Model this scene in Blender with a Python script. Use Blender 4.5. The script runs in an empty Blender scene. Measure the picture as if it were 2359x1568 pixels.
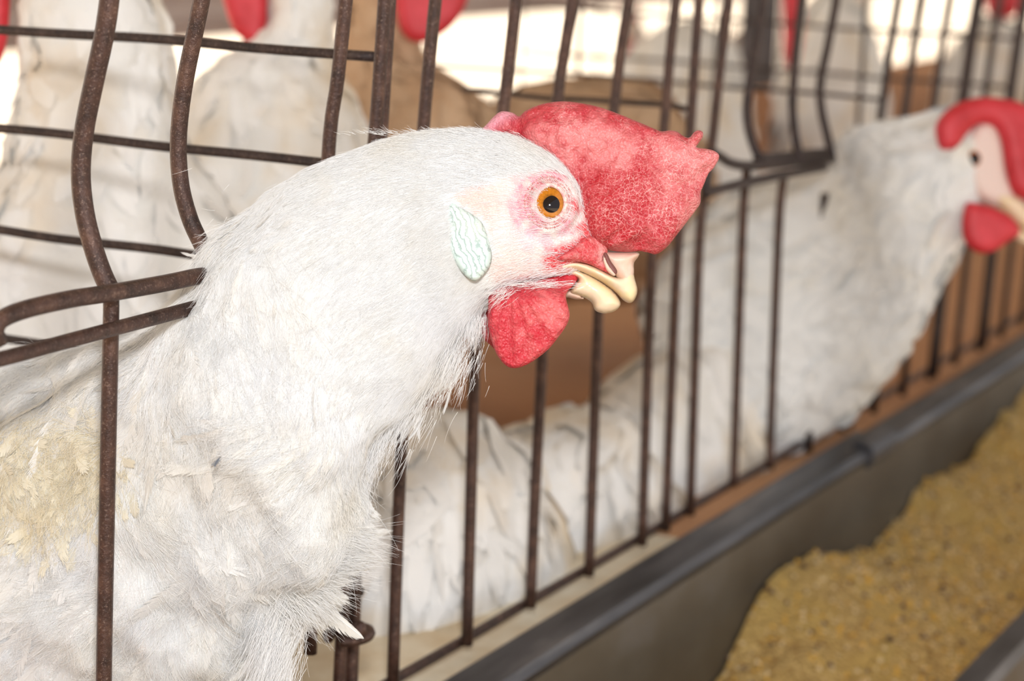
import bpy, math, random
import numpy as np
from mathutils import Vector, Matrix, noise as mn
from mathutils.geometry import delaunay_2d_cdt
random.seed(7); rng = np.random.default_rng(7)

# ------------------------------------------------------------------ camera, world, lights
F, CX, CY = 5240.0, 1179.5, 784.0            # focal length and centre in pixels of the 2359x1568 frame
Rm = np.array([[2720, 954, -5240.], [-10610, 1461, -5240.], [0, 0, 0]])
Rm[0] /= np.linalg.norm(Rm[0]); Rm[1] -= Rm[0]*Rm[0].dot(Rm[1]); Rm[1] /= np.linalg.norm(Rm[1]); Rm[2] = np.cross(Rm[0], Rm[1])
def ray(px, py): return Rm @ np.array([(px-CX)/F, (CY-py)/F, -1.0])
CAM = np.array([0, 0, 1.0]) - .6*ray(247, 700)
FWD = Rm @ np.array([0, 0, -1.0]); UP = Rm @ np.array([0, 1.0, 0]); RIGHT = Rm @ np.array([1.0, 0, 0])
def at(px, py, d): return CAM + ray(px, py)*d
def on_y(px, py, y): r = ray(px, py); return CAM + r*(y-CAM[1])/r[1]
def on_x(px, py, x): r = ray(px, py); return CAM + r*(x-CAM[0])/r[0]
def pix(p):
    v = (np.asarray(p)-CAM) @ Rm
    return np.stack([CX + F*v[..., 0]/-v[..., 2], CY - F*v[..., 1]/-v[..., 2]], -1)

S = bpy.context.scene
cd = bpy.data.cameras.new('camera'); cam = bpy.data.objects.new('camera', cd); S.collection.objects.link(cam)
m = Matrix(Rm.tolist()).to_4x4(); m.translation = Vector(CAM); cam.matrix_world = m
cd.sensor_width = 36; cd.lens = 36*F/2359; cd.clip_start = .02; cd.clip_end = 300
cd.dof.use_dof = True; cd.dof.focus_distance = .628; cd.dof.aperture_fstop = 12.5
S.camera = cam
S.view_settings.view_transform = 'Standard'; S.view_settings.look = 'None'
S.view_settings.exposure = 0.0; S.view_settings.gamma = 1; S.view_settings.use_curve_mapping = False
S.cycles.use_denoising = True; S.cycles.transparent_max_bounces = 24
w = bpy.data.worlds.new('sky'); S.world = w; w.use_nodes = True
bg = w.node_tree.nodes['Background']; bg.inputs[0].default_value = (.90, .94, 1, 1); bg.inputs[1].default_value = .75
def light(name, kind, loc, energy, color, look=None, **kw):
    l = bpy.data.lights.new(name, kind); l.energy = energy; l.color = color
    for k, v in kw.items(): setattr(l, k, v)
    o = bpy.data.objects.new(name, l); S.collection.objects.link(o); o.location = loc
    if look is not None: o.rotation_euler = (Vector(look)-Vector(loc)).to_track_quat('-Z', 'Y').to_euler()
    return o
light('sun', 'SUN', (0, 8, 9), 9.0, (1, .97, .92), look=(0, 3.2, 0), angle=.01)
light('camera_flash', 'AREA', CAM + UP*.12 + RIGHT*.02 - FWD*.02, 3.85, (.985, .985, 1), look=at(1150, 820, .8), shape='DISK', size=.055)

# ------------------------------------------------------------------ materials
def mat(name, col=(.8, .8, .8), rough=.6, metal=0, sss=0, sssr=(1, .4, .3), scale=.002, spec=.5):
    M = bpy.data.materials.new(name); M.use_nodes = True; b = M.node_tree.nodes['Principled BSDF']
    b.inputs['Base Color'].default_value = (*col, 1); b.inputs['Roughness'].default_value = rough
    b.inputs['Metallic'].default_value = metal; b.inputs['Specular IOR Level'].default_value = spec
    if sss:
        b.inputs['Subsurface Weight'].default_value = sss; b.inputs['Subsurface Radius'].default_value = sssr
        b.inputs['Subsurface Scale'].default_value = scale
    return M
class NT:
    def __init__(s, M): s.t = M.node_tree; s.b = s.t.nodes['Principled BSDF']; s.c = s.n('ShaderNodeTexCoord').outputs['Object']
    def n(s, kind, ins=None, **kw):
        x = s.t.nodes.new(kind)
        for k, v in kw.items(): setattr(x, k, v)
        for k, v in (ins or {}).items():
            if isinstance(v, bpy.types.NodeSocket): s.t.links.new(v, x.inputs[k])
            else: x.inputs[k].default_value = v
        return x
    def noise(s, sc, det=3, rough=.5, vec=None, dist=0): return s.n('ShaderNodeTexNoise', {'Vector': vec or s.c, 'Scale': sc, 'Detail': det, 'Roughness': rough, 'Distortion': dist}).outputs[0]
    def ramp(s, f, stops):
        x = s.n('ShaderNodeValToRGB', {'Fac': f}); e = x.color_ramp.elements
        while len(e) < len(stops): e.new(.5)
        for i, (p, c) in enumerate(stops): e[i].position = p; e[i].color = (*c, 1) if len(c) == 3 else c
        return x.outputs[0]
    def mix(s, f, a, b, mode='MIX'):
        x = s.n('ShaderNodeMix', data_type='RGBA', blend_type=mode)
        for i, v in ((0, f), (6, a), (7, b)):
            if isinstance(v, bpy.types.NodeSocket): s.t.links.new(v, x.inputs[i])
            else: x.inputs[i].default_value = v if i == 0 else (*v, 1)
        return x.outputs[2]
    def math(s, op, a, b=0., c=0., clamp=False): return s.n('ShaderNodeMath', {0: a, 1: b, 2: c}, operation=op, use_clamp=clamp).outputs[0]
    def bump(s, h, strength, dist, nrm=None):
        d = {'Height': h, 'Strength': strength, 'Distance': dist}
        if nrm: d['Normal'] = nrm
        return s.n('ShaderNodeBump', d).outputs[0]
    def set(s, k, v): s.t.links.new(v, s.b.inputs[k])
def mat_noise(name, stops, sc, rough=.6, metal=0, bump=0, bsc=None, stretch=None, bdist=.001, det=4, **kw):
    M = mat(name, rough=rough, metal=metal, **kw); N = NT(M)
    v = N.n('ShaderNodeMapping', {'Vector': N.c, 'Scale': stretch}).outputs[0] if stretch else None
    N.set('Base Color', N.ramp(N.noise(sc, det, .6, v), stops))
    if bump: N.set('Normal', N.bump(N.noise(bsc or sc, 4, .6, v), bump, bdist))
    return M
M = {}
# rusty wire
def wire_mat(name, dark, mid, lite):
    X = mat(name, rough=.42, metal=.35, spec=.5); N = NT(X)
    a = N.ramp(N.noise(160, 5, .65), [(.3, dark), (.55, mid), (.75, lite)])
    sp = N.ramp(N.noise(1300, 3, .7), [(.56, (0, 0, 0)), (.70, (1, 1, 1))])
    N.set('Base Color', N.mix(N.math('MULTIPLY', sp, .5), a, (.34, .24, .19)))
    N.set('Normal', N.bump(N.noise(1100, 4, .7), .6, .0005)); return X
M['rust'] = wire_mat('rusty_wire', (.030, .016, .013), (.075, .037, .027), (.15, .08, .055))
M['dark_wire'] = wire_mat('dark_wire', (.02, .014, .015), (.04, .024, .022), (.085, .06, .052))
M['rail'] = mat_noise('worn_steel', [(.3, (.03, .03, .034)), (.55, (.09, .09, .10)), (.8, (.26, .25, .25))], 60, rough=.45, metal=.5, bump=.3, bsc=90, stretch=(.15, 1, 1.6))
M['wall'] = mat_noise('dirty_galvanised', [(.3, (.07, .048, .024)), (.55, (.12, .098, .068)), (.75, (.19, .175, .165))], 14, rough=.5, metal=.3, bump=.2, stretch=(.5, 1, 1))
M['shade_panel'] = mat_noise('shade_brown_panel', [(.3, (.46, .22, .10)), (.6, (.56, .30, .15)), (.8, (.64, .38, .22))], 5, rough=.8)  # brown of shaded white hens and shaded floor, put into the base colour
M['tray'] = mat_noise('cream_tray', [(.3, (.62, .48, .30)), (.6, (.80, .72, .56)), (.8, (.86, .82, .74))], 25, rough=.7)
M['ground'] = mat_noise('pale_sunlit_ground', [(.3, (.66, .52, .38)), (.7, (.80, .66, .50))], 1.2, rough=.95)
M['roof'] = mat('sun_block_sheet', (.45, .44, .42), .6)
M['post'] = mat_noise('grey_post', [(.3, (.05, .045, .05)), (.7, (.12, .11, .12))], 20, rough=.7)

# plumage (solid body under the feathers)
def plumage(name, base, stain, warm, sc=28, lo=.5, hi=.75, alpha=False, rough=.75, trans=0.0, bump=.5):
    X = mat(name, rough=rough, spec=.2); N = NT(X)
    f = N.ramp(N.noise(sc, 3, .55), [(lo, (0, 0, 0)), (hi, (1, 1, 1))])
    col = N.mix(f, base, stain)
    f2 = N.ramp(N.noise(sc*.45, 2, .5), [(.5, (0, 0, 0)), (.8, (1, 1, 1))])
    col = N.mix(N.math('MULTIPLY', f2, .6), col, warm)
    uv = N.n('ShaderNodeUVMap').outputs[0] if alpha else None
    if alpha:
        sx = N.n('ShaderNodeSeparateXYZ', {0: uv}); u, v = sx.outputs[0], sx.outputs[1]
        a = N.math('ABSOLUTE', N.math('SUBTRACT', u, .5))                     # 0..0.5
        lk = N.n('ShaderNodeObjectInfo')
        fid = N.n('ShaderNodeAttribute', attribute_name='fid').outputs['Fac']
        barb = N.math('SUBTRACT', v, N.math('MULTIPLY', a, .55))
        co = N.n('ShaderNodeCombineXYZ', {0: N.math('MULTIPLY', barb, 26.), 1: N.math('MULTIPLY', fid, 91.), 2: N.math('MULTIPLY', a, 1.2)}).outputs[0]
        n1 = N.noise(1.6, 2, .6, co)
        edge = N.math('MULTIPLY_ADD', n1, .55, .08)
        al = N.math('MULTIPLY_ADD', N.math('SUBTRACT', edge, a), 18., .5, clamp=True)
        tip = N.math('MULTIPLY_ADD', N.math('SUBTRACT', N.math('MULTIPLY_ADD', n1, .7, .55), v), 12., .5, clamp=True)
        al = N.math('MULTIPLY', al, tip)
        N.set('Alpha', al)
        rac = N.math('MULTIPLY', N.math('LESS_THAN', a, .02), .5)
        h = N.math('ADD', n1, rac)
        N.set('Normal', N.bump(h, bump, .0004))
        tint = N.math('MULTIPLY', N.ramp(N.math('FRACT', N.math('MULTIPLY', fid, 37.3)), [(.0, (0, 0, 0)), (1, (1, 1, 1))]), .22)
        col = N.mix(tint, col, (.90, .84, .72))
    else:
        N.set('Normal', N.bump(N.noise(420, 4, .7), bump, .001))
    N.set('Base Color', col)
    if trans:
        tr = N.n('ShaderNodeBsdfTranslucent', {'Color': (.9, .88, .84, 1)})
        mx = N.n('ShaderNodeMixShader', {0: trans, 1: N.b.outputs[0], 2: tr.outputs[0]})
        out = N.t.nodes['Material Output']
        if alpha:
            tp = N.n('ShaderNodeBsdfTransparent'); N.b.inputs['Alpha'].default_value = 1
            for l in list(N.t.links):
                if l.to_socket == N.b.inputs['Alpha']: N.t.links.remove(l)
            mx = N.n('ShaderNodeMixShader', {0: al, 1: tp.outputs[0], 2: mx.outputs[0]})
        N.t.links.new(mx.outputs[0], out.inputs[0])
    return X
WH = (.85, .865, .87); CR = (.86, .80, .66)
M['down'] = plumage('white_down', WH, CR, (.86, .82, .72), 30)
M['feather'] = plumage('white_feather', (.87, .88, .885), (.88, .86, .79), (.88, .86, .79), 30, alpha=True, trans=.22, bump=.35)
M['dirty_feather'] = plumage('cream_feather', (.84, .80, .66), (.80, .70, .48), (.84, .80, .68), 60, alpha=True, trans=.2, bump=.35)
M['grey_feather'] = plumage('grey_feather', (.10, .12, .16), (.16, .18, .22), (.2, .22, .25), 60, alpha=True, bump=.35)
M['strand'] = mat_noise('white_strand', [(.35, (.88, .89, .90)), (.52, (.875, .88, .875)), (.72, (.87, .845, .79))], 34, rough=.5, det=3)
M['cream_strand'] = mat('cream_strand', (.84, .76, .58), .6)
M['back_white'] = plumage('white_plumage', (.85, .84, .81), (.74, .58, .38), (.82, .74, .62), 16, lo=.48, hi=.72, bump=.7)
M['back_feather'] = plumage('white_back_feather', (.86, .85, .83), (.76, .61, .40), (.84, .77, .66), 16, bump=.3)
M['plain'] = plumage('soft_white_plumage', (.80, .81, .81), (.78, .74, .64), (.79, .75, .66), 18, lo=.55, hi=.8)
M['plain_feather'] = plumage('soft_white_feather', (.81, .82, .82), (.79, .75, .66), (.80, .77, .70), 18, bump=.3)
M['tan'] = plumage('shaded_white_plumage', (.55, .36, .22), (.46, .27, .14), (.58, .41, .28), 10, bump=.7)  # white plumage with its shade put into the base colour
M['shaded_white_feather'] = plumage('shaded_white_feather', (.57, .39, .25), (.47, .29, .16), (.59, .43, .30), 10, bump=.3)  # same painted shade for the single feathers

def skin_mat(name, net, netcol, rough=.45, bumpd=.0006, sss=.12, warts=900):
    X = mat(name, rough=rough, sss=sss, sssr=(1, .25, .2), scale=.0025, spec=.45); N = NT(X)
    at_ = N.n('ShaderNodeAttribute', attribute_name='pigment').outputs['Color']
    wq = N.n('ShaderNodeTexNoise', {'Vector': N.c, 'Scale': net*.8, 'Detail': 2.}).outputs['Color']
    wv_ = N.n('ShaderNodeVectorMath', {0: N.n('ShaderNodeVectorMath', {0: wq, 1: (.5, .5, .5)}, operation='SUBTRACT').outputs[0], 1: (.0016, .0016, .0016)}, operation='MULTIPLY').outputs[0]
    v = N.n('ShaderNodeTexVoronoi', {'Vector': N.n('ShaderNodeVectorMath', {0: N.c, 1: wv_}, operation='ADD').outputs[0], 'Scale': net}, feature='DISTANCE_TO_EDGE').outputs['Distance']
    nn = N.noise(net*1.6, 3, .7)
    line = N.ramp(N.math('ADD', v, N.math('MULTIPLY', nn, .12)), [(.05, (1, 1, 1)), (.13, (0, 0, 0))])
    amt = N.n('ShaderNodeAttribute', attribute_name='netting').outputs['Fac']
    mot = N.ramp(N.noise(330, 4, .65), [(.35, (0, 0, 0)), (.65, (1, 1, 1))])
    col = N.mix(N.math('MULTIPLY', mot, .10), at_, netcol)
    col = N.mix(N.math('MULTIPLY', line, amt), col, netcol)
    N.set('Base Color', col)
    v2 = N.n('ShaderNodeTexVoronoi', {'Vector': N.c, 'Scale': warts}).outputs['Distance']
    b1 = N.bump(N.noise(260, 4, .6), .5, bumpd*1.5); N.set('Normal', N.bump(v2, .55, bumpd, b1)); return X
M['comb'] = skin_mat('comb_skin', 760, (.90, .46, .44), warts=1300)
M['face'] = skin_mat('face_skin', 700, (.90, .74, .72), warts=1500, bumpd=.0004)
M['red_blur'] = mat_noise('red_comb_skin', [(.3, (.50, .012, .02)), (.7, (.72, .05, .07))], 60, rough=.5, sss=.1)
# earlobe: mint white with fine wrinkles
X = mat('earlobe_skin', rough=.5, sss=.1, sssr=(.6, .8, .7), scale=.002); N = NT(X)
ud = N.n('ShaderNodeVectorMath', {0: N.c, 1: tuple(RIGHT*.94+UP*.34)}, operation='DOT_PRODUCT').outputs['Value']
wv = N.math('MULTIPLY_ADD', N.math('SINE', N.math('ADD', N.math('MULTIPLY', ud, 4000.), N.math('MULTIPLY', N.noise(130, 5, .62), 30.))), .5, .5)
cr = N.ramp(wv, [(.0, (.36, .48, .46)), (.06, (.58, .72, .68)), (.25, (.64, .78, .75))])
N.set('Base Color', N.mix(N.ramp(N.noise(90, 2), [(.5, (0, 0, 0)), (.8, (.8, .8, .8))]), cr, (.76, .80, .70)))
N.set('Normal', N.bump(N.ramp(wv, [(0, (0, 0, 0)), (.25, (1, 1, 1))]), .5, .0005)); M['lobe'] = X
X = mat('beak_horn', rough=.34, sss=.15, sssr=(1, .6, .3), scale=.003); N = NT(X)
N.set('Base Color', N.mix(N.ramp(N.noise(110, 3), [(.35, (0, 0, 0)), (.65, (1, 1, 1))]), (.83, .55, .31), (.86, .66, .33)))
N.set('Base Color', N.mix(N.ramp(N.noise(160, 3, .6), [(.45, (0, 0, 0)), (.7, (1, 1, 1))]), (.88, .70, .50), (.90, .74, .42)))
N.set('Normal', N.bump(N.noise(260, 3), .25, .0005)); M['beak'] = X
M['cere'] = mat_noise('nostril_skin', [(.3, (.78, .50, .38)), (.7, (.88, .66, .54))], 300, rough=.45, sss=.15)
M['dark'] = mat('dark_slit', (.18, .06, .05), .6)
M['pupil'] = mat('pupil_black', (.008, .004, .004), .08)
M['cornea_rim'] = mat('eye_rim', (.22, .22, .25), .2)
# iris: orange with a darker inner and outer ring, fine radial streaks (object origin = eye centre)
X = mat('iris_orange', rough=.12, spec=.7); N = NT(X)
at_ = N.n('ShaderNodeAttribute', attribute_name='pigment').outputs['Color']
N.set('Base Color', N.mix(N.math('MULTIPLY', N.ramp(N.noise(1500, 3), [(.4, (0, 0, 0)), (.6, (1, 1, 1))]), .35), at_, (.62, .22, .01))); M['iris'] = X
# feed mash
X = mat('feed_mash', rough=.9); N = NT(X)
vo = N.n('ShaderNodeTexVoronoi', {'Vector': N.c, 'Scale': 420.})
c = N.mix(N.ramp(vo.outputs['Color'], [(.2, (0, 0, 0)), (.8, (1, 1, 1))]), (.42, .25, .07), (.74, .52, .20))
c = N.mix(N.ramp(N.noise(30, 4), [(.42, (0, 0, 0)), (.62, (1, 1, 1))]), c, (.60, .40, .12))
N.set('Base Color', c); N.set('Normal', N.bump(N.math('ADD', vo.outputs['Distance'], N.noise(180, 5, .7)), .9, .003)); M['feed'] = X
M['grain_y'] = mat('corn_yellow', (.75, .42, .05), .6); M['grain_p'] = mat('grain_pale', (.78, .62, .36), .7); M['grain_d'] = mat('grain_dark', (.10, .06, .035), .8)

# ------------------------------------------------------------------ object helpers
def link(o, parent=None):
    S.collection.objects.link(o)
    if parent is not None: o.parent = parent
    return o
def tag(o, label=None, cat=None, group=None, kind=None):
    for k, v in (('label', label), ('category', cat), ('group', group), ('kind', kind)):
        if v: o[k] = v
    return o
def thing(name, label, cat, loc, group=None):
    o = bpy.data.objects.new(name, None); o.location = Vector(loc); o.empty_display_size = .02; link(o)
    return tag(o, label, cat, group)
def obj(name, V, Fc, m, parent=None, smooth=True, attrs=None, uv=None, origin=None):
    V = np.asarray(V, float); org = np.array(parent.location) if parent is not None and parent.parent is None else np.zeros(3)
    if parent is not None and parent.parent is not None:
        q = parent
        while q is not None: org = org + np.array(q.location); q = q.parent
    loc = np.zeros(3) if origin is None else np.asarray(origin)-org
    me = bpy.data.meshes.new(name); V2 = V-org-loc
    if isinstance(Fc, np.ndarray):
        k = Fc.shape[1]; me.vertices.add(len(V2)); me.vertices.foreach_set('co', V2.ravel())
        me.loops.add(Fc.size); me.loops.foreach_set('vertex_index', Fc.ravel().astype(np.int32))
        me.polygons.add(len(Fc)); me.polygons.foreach_set('loop_start', np.arange(0, Fc.size, k, dtype=np.int32))
        me.update(calc_edges=True)
    else:
        me.from_pydata([tuple(v) for v in V2], [], [tuple(f) for f in Fc])
    if smooth: me.polygons.foreach_set('use_smooth', np.ones(len(me.polygons), bool))
    for k, a in (attrs or {}).items():
        a = np.asarray(a, float)
        if a.ndim == 2:
            at_ = me.attributes.new(k, 'FLOAT_COLOR', 'POINT'); at_.data.foreach_set('color', np.c_[a, np.ones(len(a))].ravel())
        else:
            at_ = me.attributes.new(k, 'FLOAT', 'POINT'); at_.data.foreach_set('value', a)
    if uv is not None:
        L = me.uv_layers.new(name='UVMap'); li = np.zeros(len(me.loops), np.int32); me.loops.foreach_get('vertex_index', li)
        L.data.foreach_set('uv', np.asarray(uv)[li].ravel())
    me.materials.append(m); me.validate(); me.update()
    o = bpy.data.objects.new(name, me); o.location = Vector(loc); return link(o, parent)
def crom(P, n):
    P = np.asarray(P, float); t = np.linspace(0, len(P)-1, n); i = np.clip(t.astype(int), 0, len(P)-2); f = (t-i)[:, None]
    g = lambda k: P[np.clip(k, 0, len(P)-1)]
    p0, p1, p2, p3 = g(i-1), g(i), g(i+1), g(i+2)
    return .5*((2*p1)+(-p0+p2)*f+(2*p0-5*p1+4*p2-p3)*f**2+(-p0+3*p1-3*p2+p3)*f**3)
def tube_geo(P, r, n=10, sub=0):
    P = crom(P, sub) if sub else np.asarray(P, float)
    T = np.gradient(P, axis=0); T /= np.linalg.norm(T, axis=1)[:, None]
    a = np.array([0, 0, 1.]) if abs(T[0][2]) < .8 else np.array([0, 1., 0])
    V = []; rr = np.broadcast_to(np.asarray(r, float), (len(P),))
    for p, t, q in zip(P, T, rr):
        b = np.cross(t, a); b /= np.linalg.norm(b); a = np.cross(b, t); a /= np.linalg.norm(a)
        for k in range(n):
            w_ = 2*math.pi*k/n; V.append(p+q*(math.cos(w_)*a+math.sin(w_)*b))
    Fc = [(i*n+k, i*n+(k+1) % n, (i+1)*n+(k+1) % n, (i+1)*n+k) for i in range(len(P)-1) for k in range(n)]
    Fc += [tuple(range(n))[::-1], tuple((len(P)-1)*n+k for k in range(n))]
    return V, Fc
def tube(name, P, r, m, parent, n=10, sub=0):
    V, Fc = tube_geo(P, r, n, sub); return obj(name, V, Fc, m, parent)
def box_geo(lo, hi):
    V = [(x, y, z) for x in (lo[0], hi[0]) for y in (lo[1], hi[1]) for z in (lo[2], hi[2])]
    return V, [(0, 1, 3, 2), (4, 6, 7, 5), (0, 4, 5, 1), (2, 3, 7, 6), (0, 2, 6, 4), (1, 5, 7, 3)]
def box(name, lo, hi, m, parent=None): V, Fc = box_geo(lo, hi); return obj(name, V, Fc, m, parent, smooth=False)
def ellipsoid(name, c, ax, m, parent, nu=24, nv=14, attrs=None):
    c = np.asarray(c); V = []; 
    for i in range(nv+1):
        for k in range(nu):
            a, b = math.pi*i/nv, 2*math.pi*k/nu
            V.append(c+ax[0]*math.sin(a)*math.cos(b)+ax[1]*math.sin(a)*math.sin(b)+ax[2]*math.cos(a))
    Fc = [(i*nu+k, i*nu+(k+1) % nu, (i+1)*nu+(k+1) % nu, (i+1)*nu+k) for i in range(nv) for k in range(nu)]
    return obj(name, V, Fc, m, parent, attrs=attrs(np.array(V)) if attrs else None)

# ------------------------------------------------------------------ setting
ZB = .8445                                                                   # height of the cage's bottom wire
o = box('floor', (-20, -30, -.05), (40, 60, 0), M['ground']); tag(o, kind='structure')
o = box('sun_block_roof', (-20, -1.3, 2.35), (40, 2.6, 2.40), M['roof']); tag(o, kind='structure')  # unseen roof, added to keep direct sun off the cages

# ------------------------------------------------------------------ cage wires
PX = {}                                                                      # X of each upright
front = thing('wire_cage', 'rusty wire cage front with upright bars and bottom rail wire', 'cage', (.1, 0, ZB))
def upright(x, pts, parent, r=.0021, m=None, name='upright_wire', sub=24):
    """pts: pixel points of one wire that stays in the plane X = x (it may lean or bow out of the front plane)"""
    P = [on_x(px, py, x) for px, py in pts]
    return tube(name, P, r, m or M['rust'], parent, 10, sub)
def X_of(px, py): return on_y(px, py, 0)[0]
R0 = .0021
# measured uprights: (bottom pixel, further pixels upwards)
bars = [([(715, 1505), (727, 1000), (755, 375), (778, 180), (800, -30), (812, -150)], 'u'),
        ([(905, 1572), (922, 1080), (945, 700), (975, 300), (990, 130), (1006, -30), (1015, -150)], 'u'),
        ([(1076, 1485), (1086, 1100), (1097, 780), (1128, 500), (1160, 250), (1178, 100), (1192, -30), (1204, -150)], 'u'),
        ([(1222, 1398), (1232, 1150), (1245, 900), (1262, 560), (1285, 230), (1302, 110), (1322, -20), (1334, -150)], 'u'),
        ([(1357, 1325), (1366, 1060), (1378, 730), (1392, 450), (1415, 250), (1430, 120), (1452, -20), (1462, -150)], 'u'),
        ([(1479, 1255), (1488, 980), (1500, 640), (1514, 450), (1530, 290), (1546, 100), (1560, -20), (1568, -150)], 'u'),
        ([(1590, 1185), (1600, 880), (1611, 560), (1622, 450), (1640, 330), (1660, 150), (1682, -20), (1690, -150)], 'u'),
        ([(1690, 1118), (1699, 850), (1712, 500), (1720, 392)], 'low'),
        ([(1773, 1078), (1783, 800), (1796, 490), (1808, 398)], 'low')]
for pts, k in bars:
    x = X_of(*pts[0]); upright(x, pts, front)
# pairs of wires where two cages meet
upright(X_of(786, 1540), [(778, 1640), (786, 1480), (795, 1250), (808, 1000), (835, 600), (862, 330), (876, 150), (887, -20), (893, -150)], front, .0021)
upright(X_of(813, 1540), [(806, 1640), (814, 1480), (822, 1250), (831, 1060), (850, 700), (877, 330), (888, 150), (899, -20), (905, -150)], front, .0021)
upright(X_of(1533, 1222), [(1533, 1222), (1546, 900), (1560, 600), (1574, 450), (1590, 300), (1602, 120), (1612, -20), (1620, -150)], front, .0021)
# uprights further right, evenly spaced, leaning like the measured ones
x = .572; n = 0
lean = lambda z: -.10*max(0, z-ZB)*.35-.35*max(0, z-.99)**2*1.5
while x < 1.9:
    n += 1
    zt = 1.2
    if not (.56 < x < .63):
        tube('upright_wire', [(x, lean(z), z) for z in np.linspace(ZB-.004, zt, 7)], .0021, M['dark_wire'], front, 8, 12)
    else:
        tube('upright_wire', [(x, 0, z) for z in np.linspace(ZB-.004, .97, 5)], .0021, M['dark_wire'], front, 8)
    if n % 5 == 2 or n % 5 == 0 and n > 3:
        tube('upright_wire', [(x+.011, lean(z), z) for z in np.linspace(ZB-.004, zt, 7)], .0021, M['dark_wire'], front, 8, 12)
    x += .0515
# the lower part of the left bar, passing up behind the gate loop
upright(0, [(238, 1660), (242, 1400), (250, 1000), (255, 770), (256, 690), (252, 672)], front, .00215)
# bottom wire
tube('bottom_wire', [(x_, .0035, ZB+random.uniform(-.0004, .0004)) for x_ in np.linspace(-.2, 1.9, 42)], .0019, M['rust'], front, 8)
# upper run that ties the fronts together above the far opening
# clips on the double bar
jx = X_of(800, 1475)
def ring(name, c, ra, rb, r, m, parent, ax1=(1, 0, 0), ax2=(0, 0, 1), a0=0, a1=2*math.pi, n=26):
    ax1, ax2, c = map(np.array, (ax1, ax2, c))
    return tube(name, [c+ra*math.cos(a)*ax1+rb*math.sin(a)*ax2 for a in np.linspace(a0, a1, n)], r, m, parent, 8)
for (px, py) in ((806, 1243), (803, 1290)):
    c = on_y(px, py, -.001); ring('tie_wire', c, .0062, .0048, .0012, M['rust'], front, ax1=(1, 0, 0), ax2=(0, 1, 0.05))
c = on_y(800, 1462, -.003)
hr = thing('wire_clip', 'rusty curled wire clip round the doubled bars below the breast', 'clip', c)
ring('clip_ring', c+np.array([.001, 0, 0]), .0078, .0050, .0019, M['rust'], hr, ax1=(.96, -.25, 0), ax2=(0.15, 1, 0.1), a0=-2.6, a1=2.9)
ellipsoid('clip_end', on_y(829, 1450, -.010), [np.array([.0022, 0, 0]), np.array([0, .0022, 0]), np.array([0, 0, .0030])], M['rust'], hr)

# gate with bowed bars and the rounded double wire, left
gate = thing('cage_gate', 'brown wire gate with bowed bars and rounded double wire at left', 'gate', (.02, 0, 1.0))
upright(0.0, [(262, -140), (254, -20), (240, 80), (216, 190), (194, 300), (186, 400), (195, 490), (215, 570), (236, 630), (254, 668)], gate, .0026, name='bowed_wire', sub=36)
upright(.0515, [(486, -140), (468, -20), (450, 70), (424, 200), (411, 320), (416, 420), (436, 500), (463, 560), (490, 612), (506, 650)], gate, .0024, name='bowed_wire', sub=36)
yl = -.0065
loop = [(506, 692), (380, 726), (250, 760), (120, 795), (20, 822), (-50, 838)]
upl = [(-4, 790), (-12, 760), (6, 734), (60, 712), (160, 689), (250, 675), (380, 652), (470, 634), (496, 640), (508, 664), (508, 686), (512, 700)]
tube('gate_wire', [on_y(a, b, yl) for a, b in loop], .0020, M['rust'], gate, 10, 40)
tube('gate_wire', [on_y(a, b, yl) for a, b in upl], .0023, M['rust'], gate, 10, 70)
# gate of the far opening
gate2 = thing('cage_gate', 'dark blurred wire gate with bowed bars beside the far hen', 'gate', (.47, 0, .99))
for (xr, pts) in ((X_of(1690, 1118), [(1775, -140), (1762, -20), (1738, 120), (1722, 230), (1724, 290), (1738, 340), (1752, 368)]),
                  (X_of(1773, 1078), [(1862, -140), (1850, -20), (1834, 120), (1826, 230), (1829, 290), (1838, 345), (1846, 372)]),
                  (X_of(1852, 1035), [(1945, -140), (1930, -20), (1908, 100), (1890, 190), (1892, 250), (1905, 310), (1917, 366)])):
    upright(xr, pts, gate2, .0022, M['dark_wire'], 'bowed_wire')
tube('gate_wire', [on_y(a, b, -.005) for a, b in [(1645, 352), (1662, 362), (1680, 374), (1720, 382), (1790, 378), (1870, 370), (1918, 366)]], .0022, M['dark_wire'], gate2, 8, 30)
tube('gate_wire', [on_y(a, b, -.007) for a, b in [(1640, 346), (1634, 380), (1628, 442), (1640, 440), (1720, 420), (1810, 402), (1900, 384)]], .0022, M['dark_wire'], gate2, 8, 30)
tube('gate_wire', [on_y(a, b, -.003) for a, b in [(1745, 366), (1800, 362), (1868, 354), (1915, 352)]], .0024, M['dark_wire'], gate2, 8, 20)

# partitions: wires running into the cage
def partition(x0, zs, y1, label, vx=(), rad=.00165):
    t = thing('cage_partition', label, 'cage partition', (x0, 0, ZB))
    for z in zs:
        j = [(x0+random.uniform(-.0006, .0006), y, z+random.uniform(-.0007, .0007)) for y in np.linspace(.0, y1, 9)]
        tube('cross_wire', j, rad, M['dark_wire'], t, 8, 30)
    for y in vx: tube('upright_wire', [(x0+.003, y, ZB-.01), (x0+.003, y, 1.2)], .0017, M['dark_wire'], t, 8)
    return t
xj = X_of(862, 1520)-.002
Zp = [on_x(890, 135, .137)[2], on_x(740, 375, .137)[2], on_x(430, 585, .137)[2], on_x(190, 806, .137)[2]]
print('partition z', Zp)
partition(.137, [Zp[0], Zp[1], Zp[2], Zp[3], Zp[3]-.033, Zp[3]-.066], .33, 'dark cross wires of the partition behind the bowed bars at left')
partition(.400, [Zp[0]+.012, Zp[1]], .11, 'blurred cross wires of the partition behind the red comb', rad=.0012)
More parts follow.
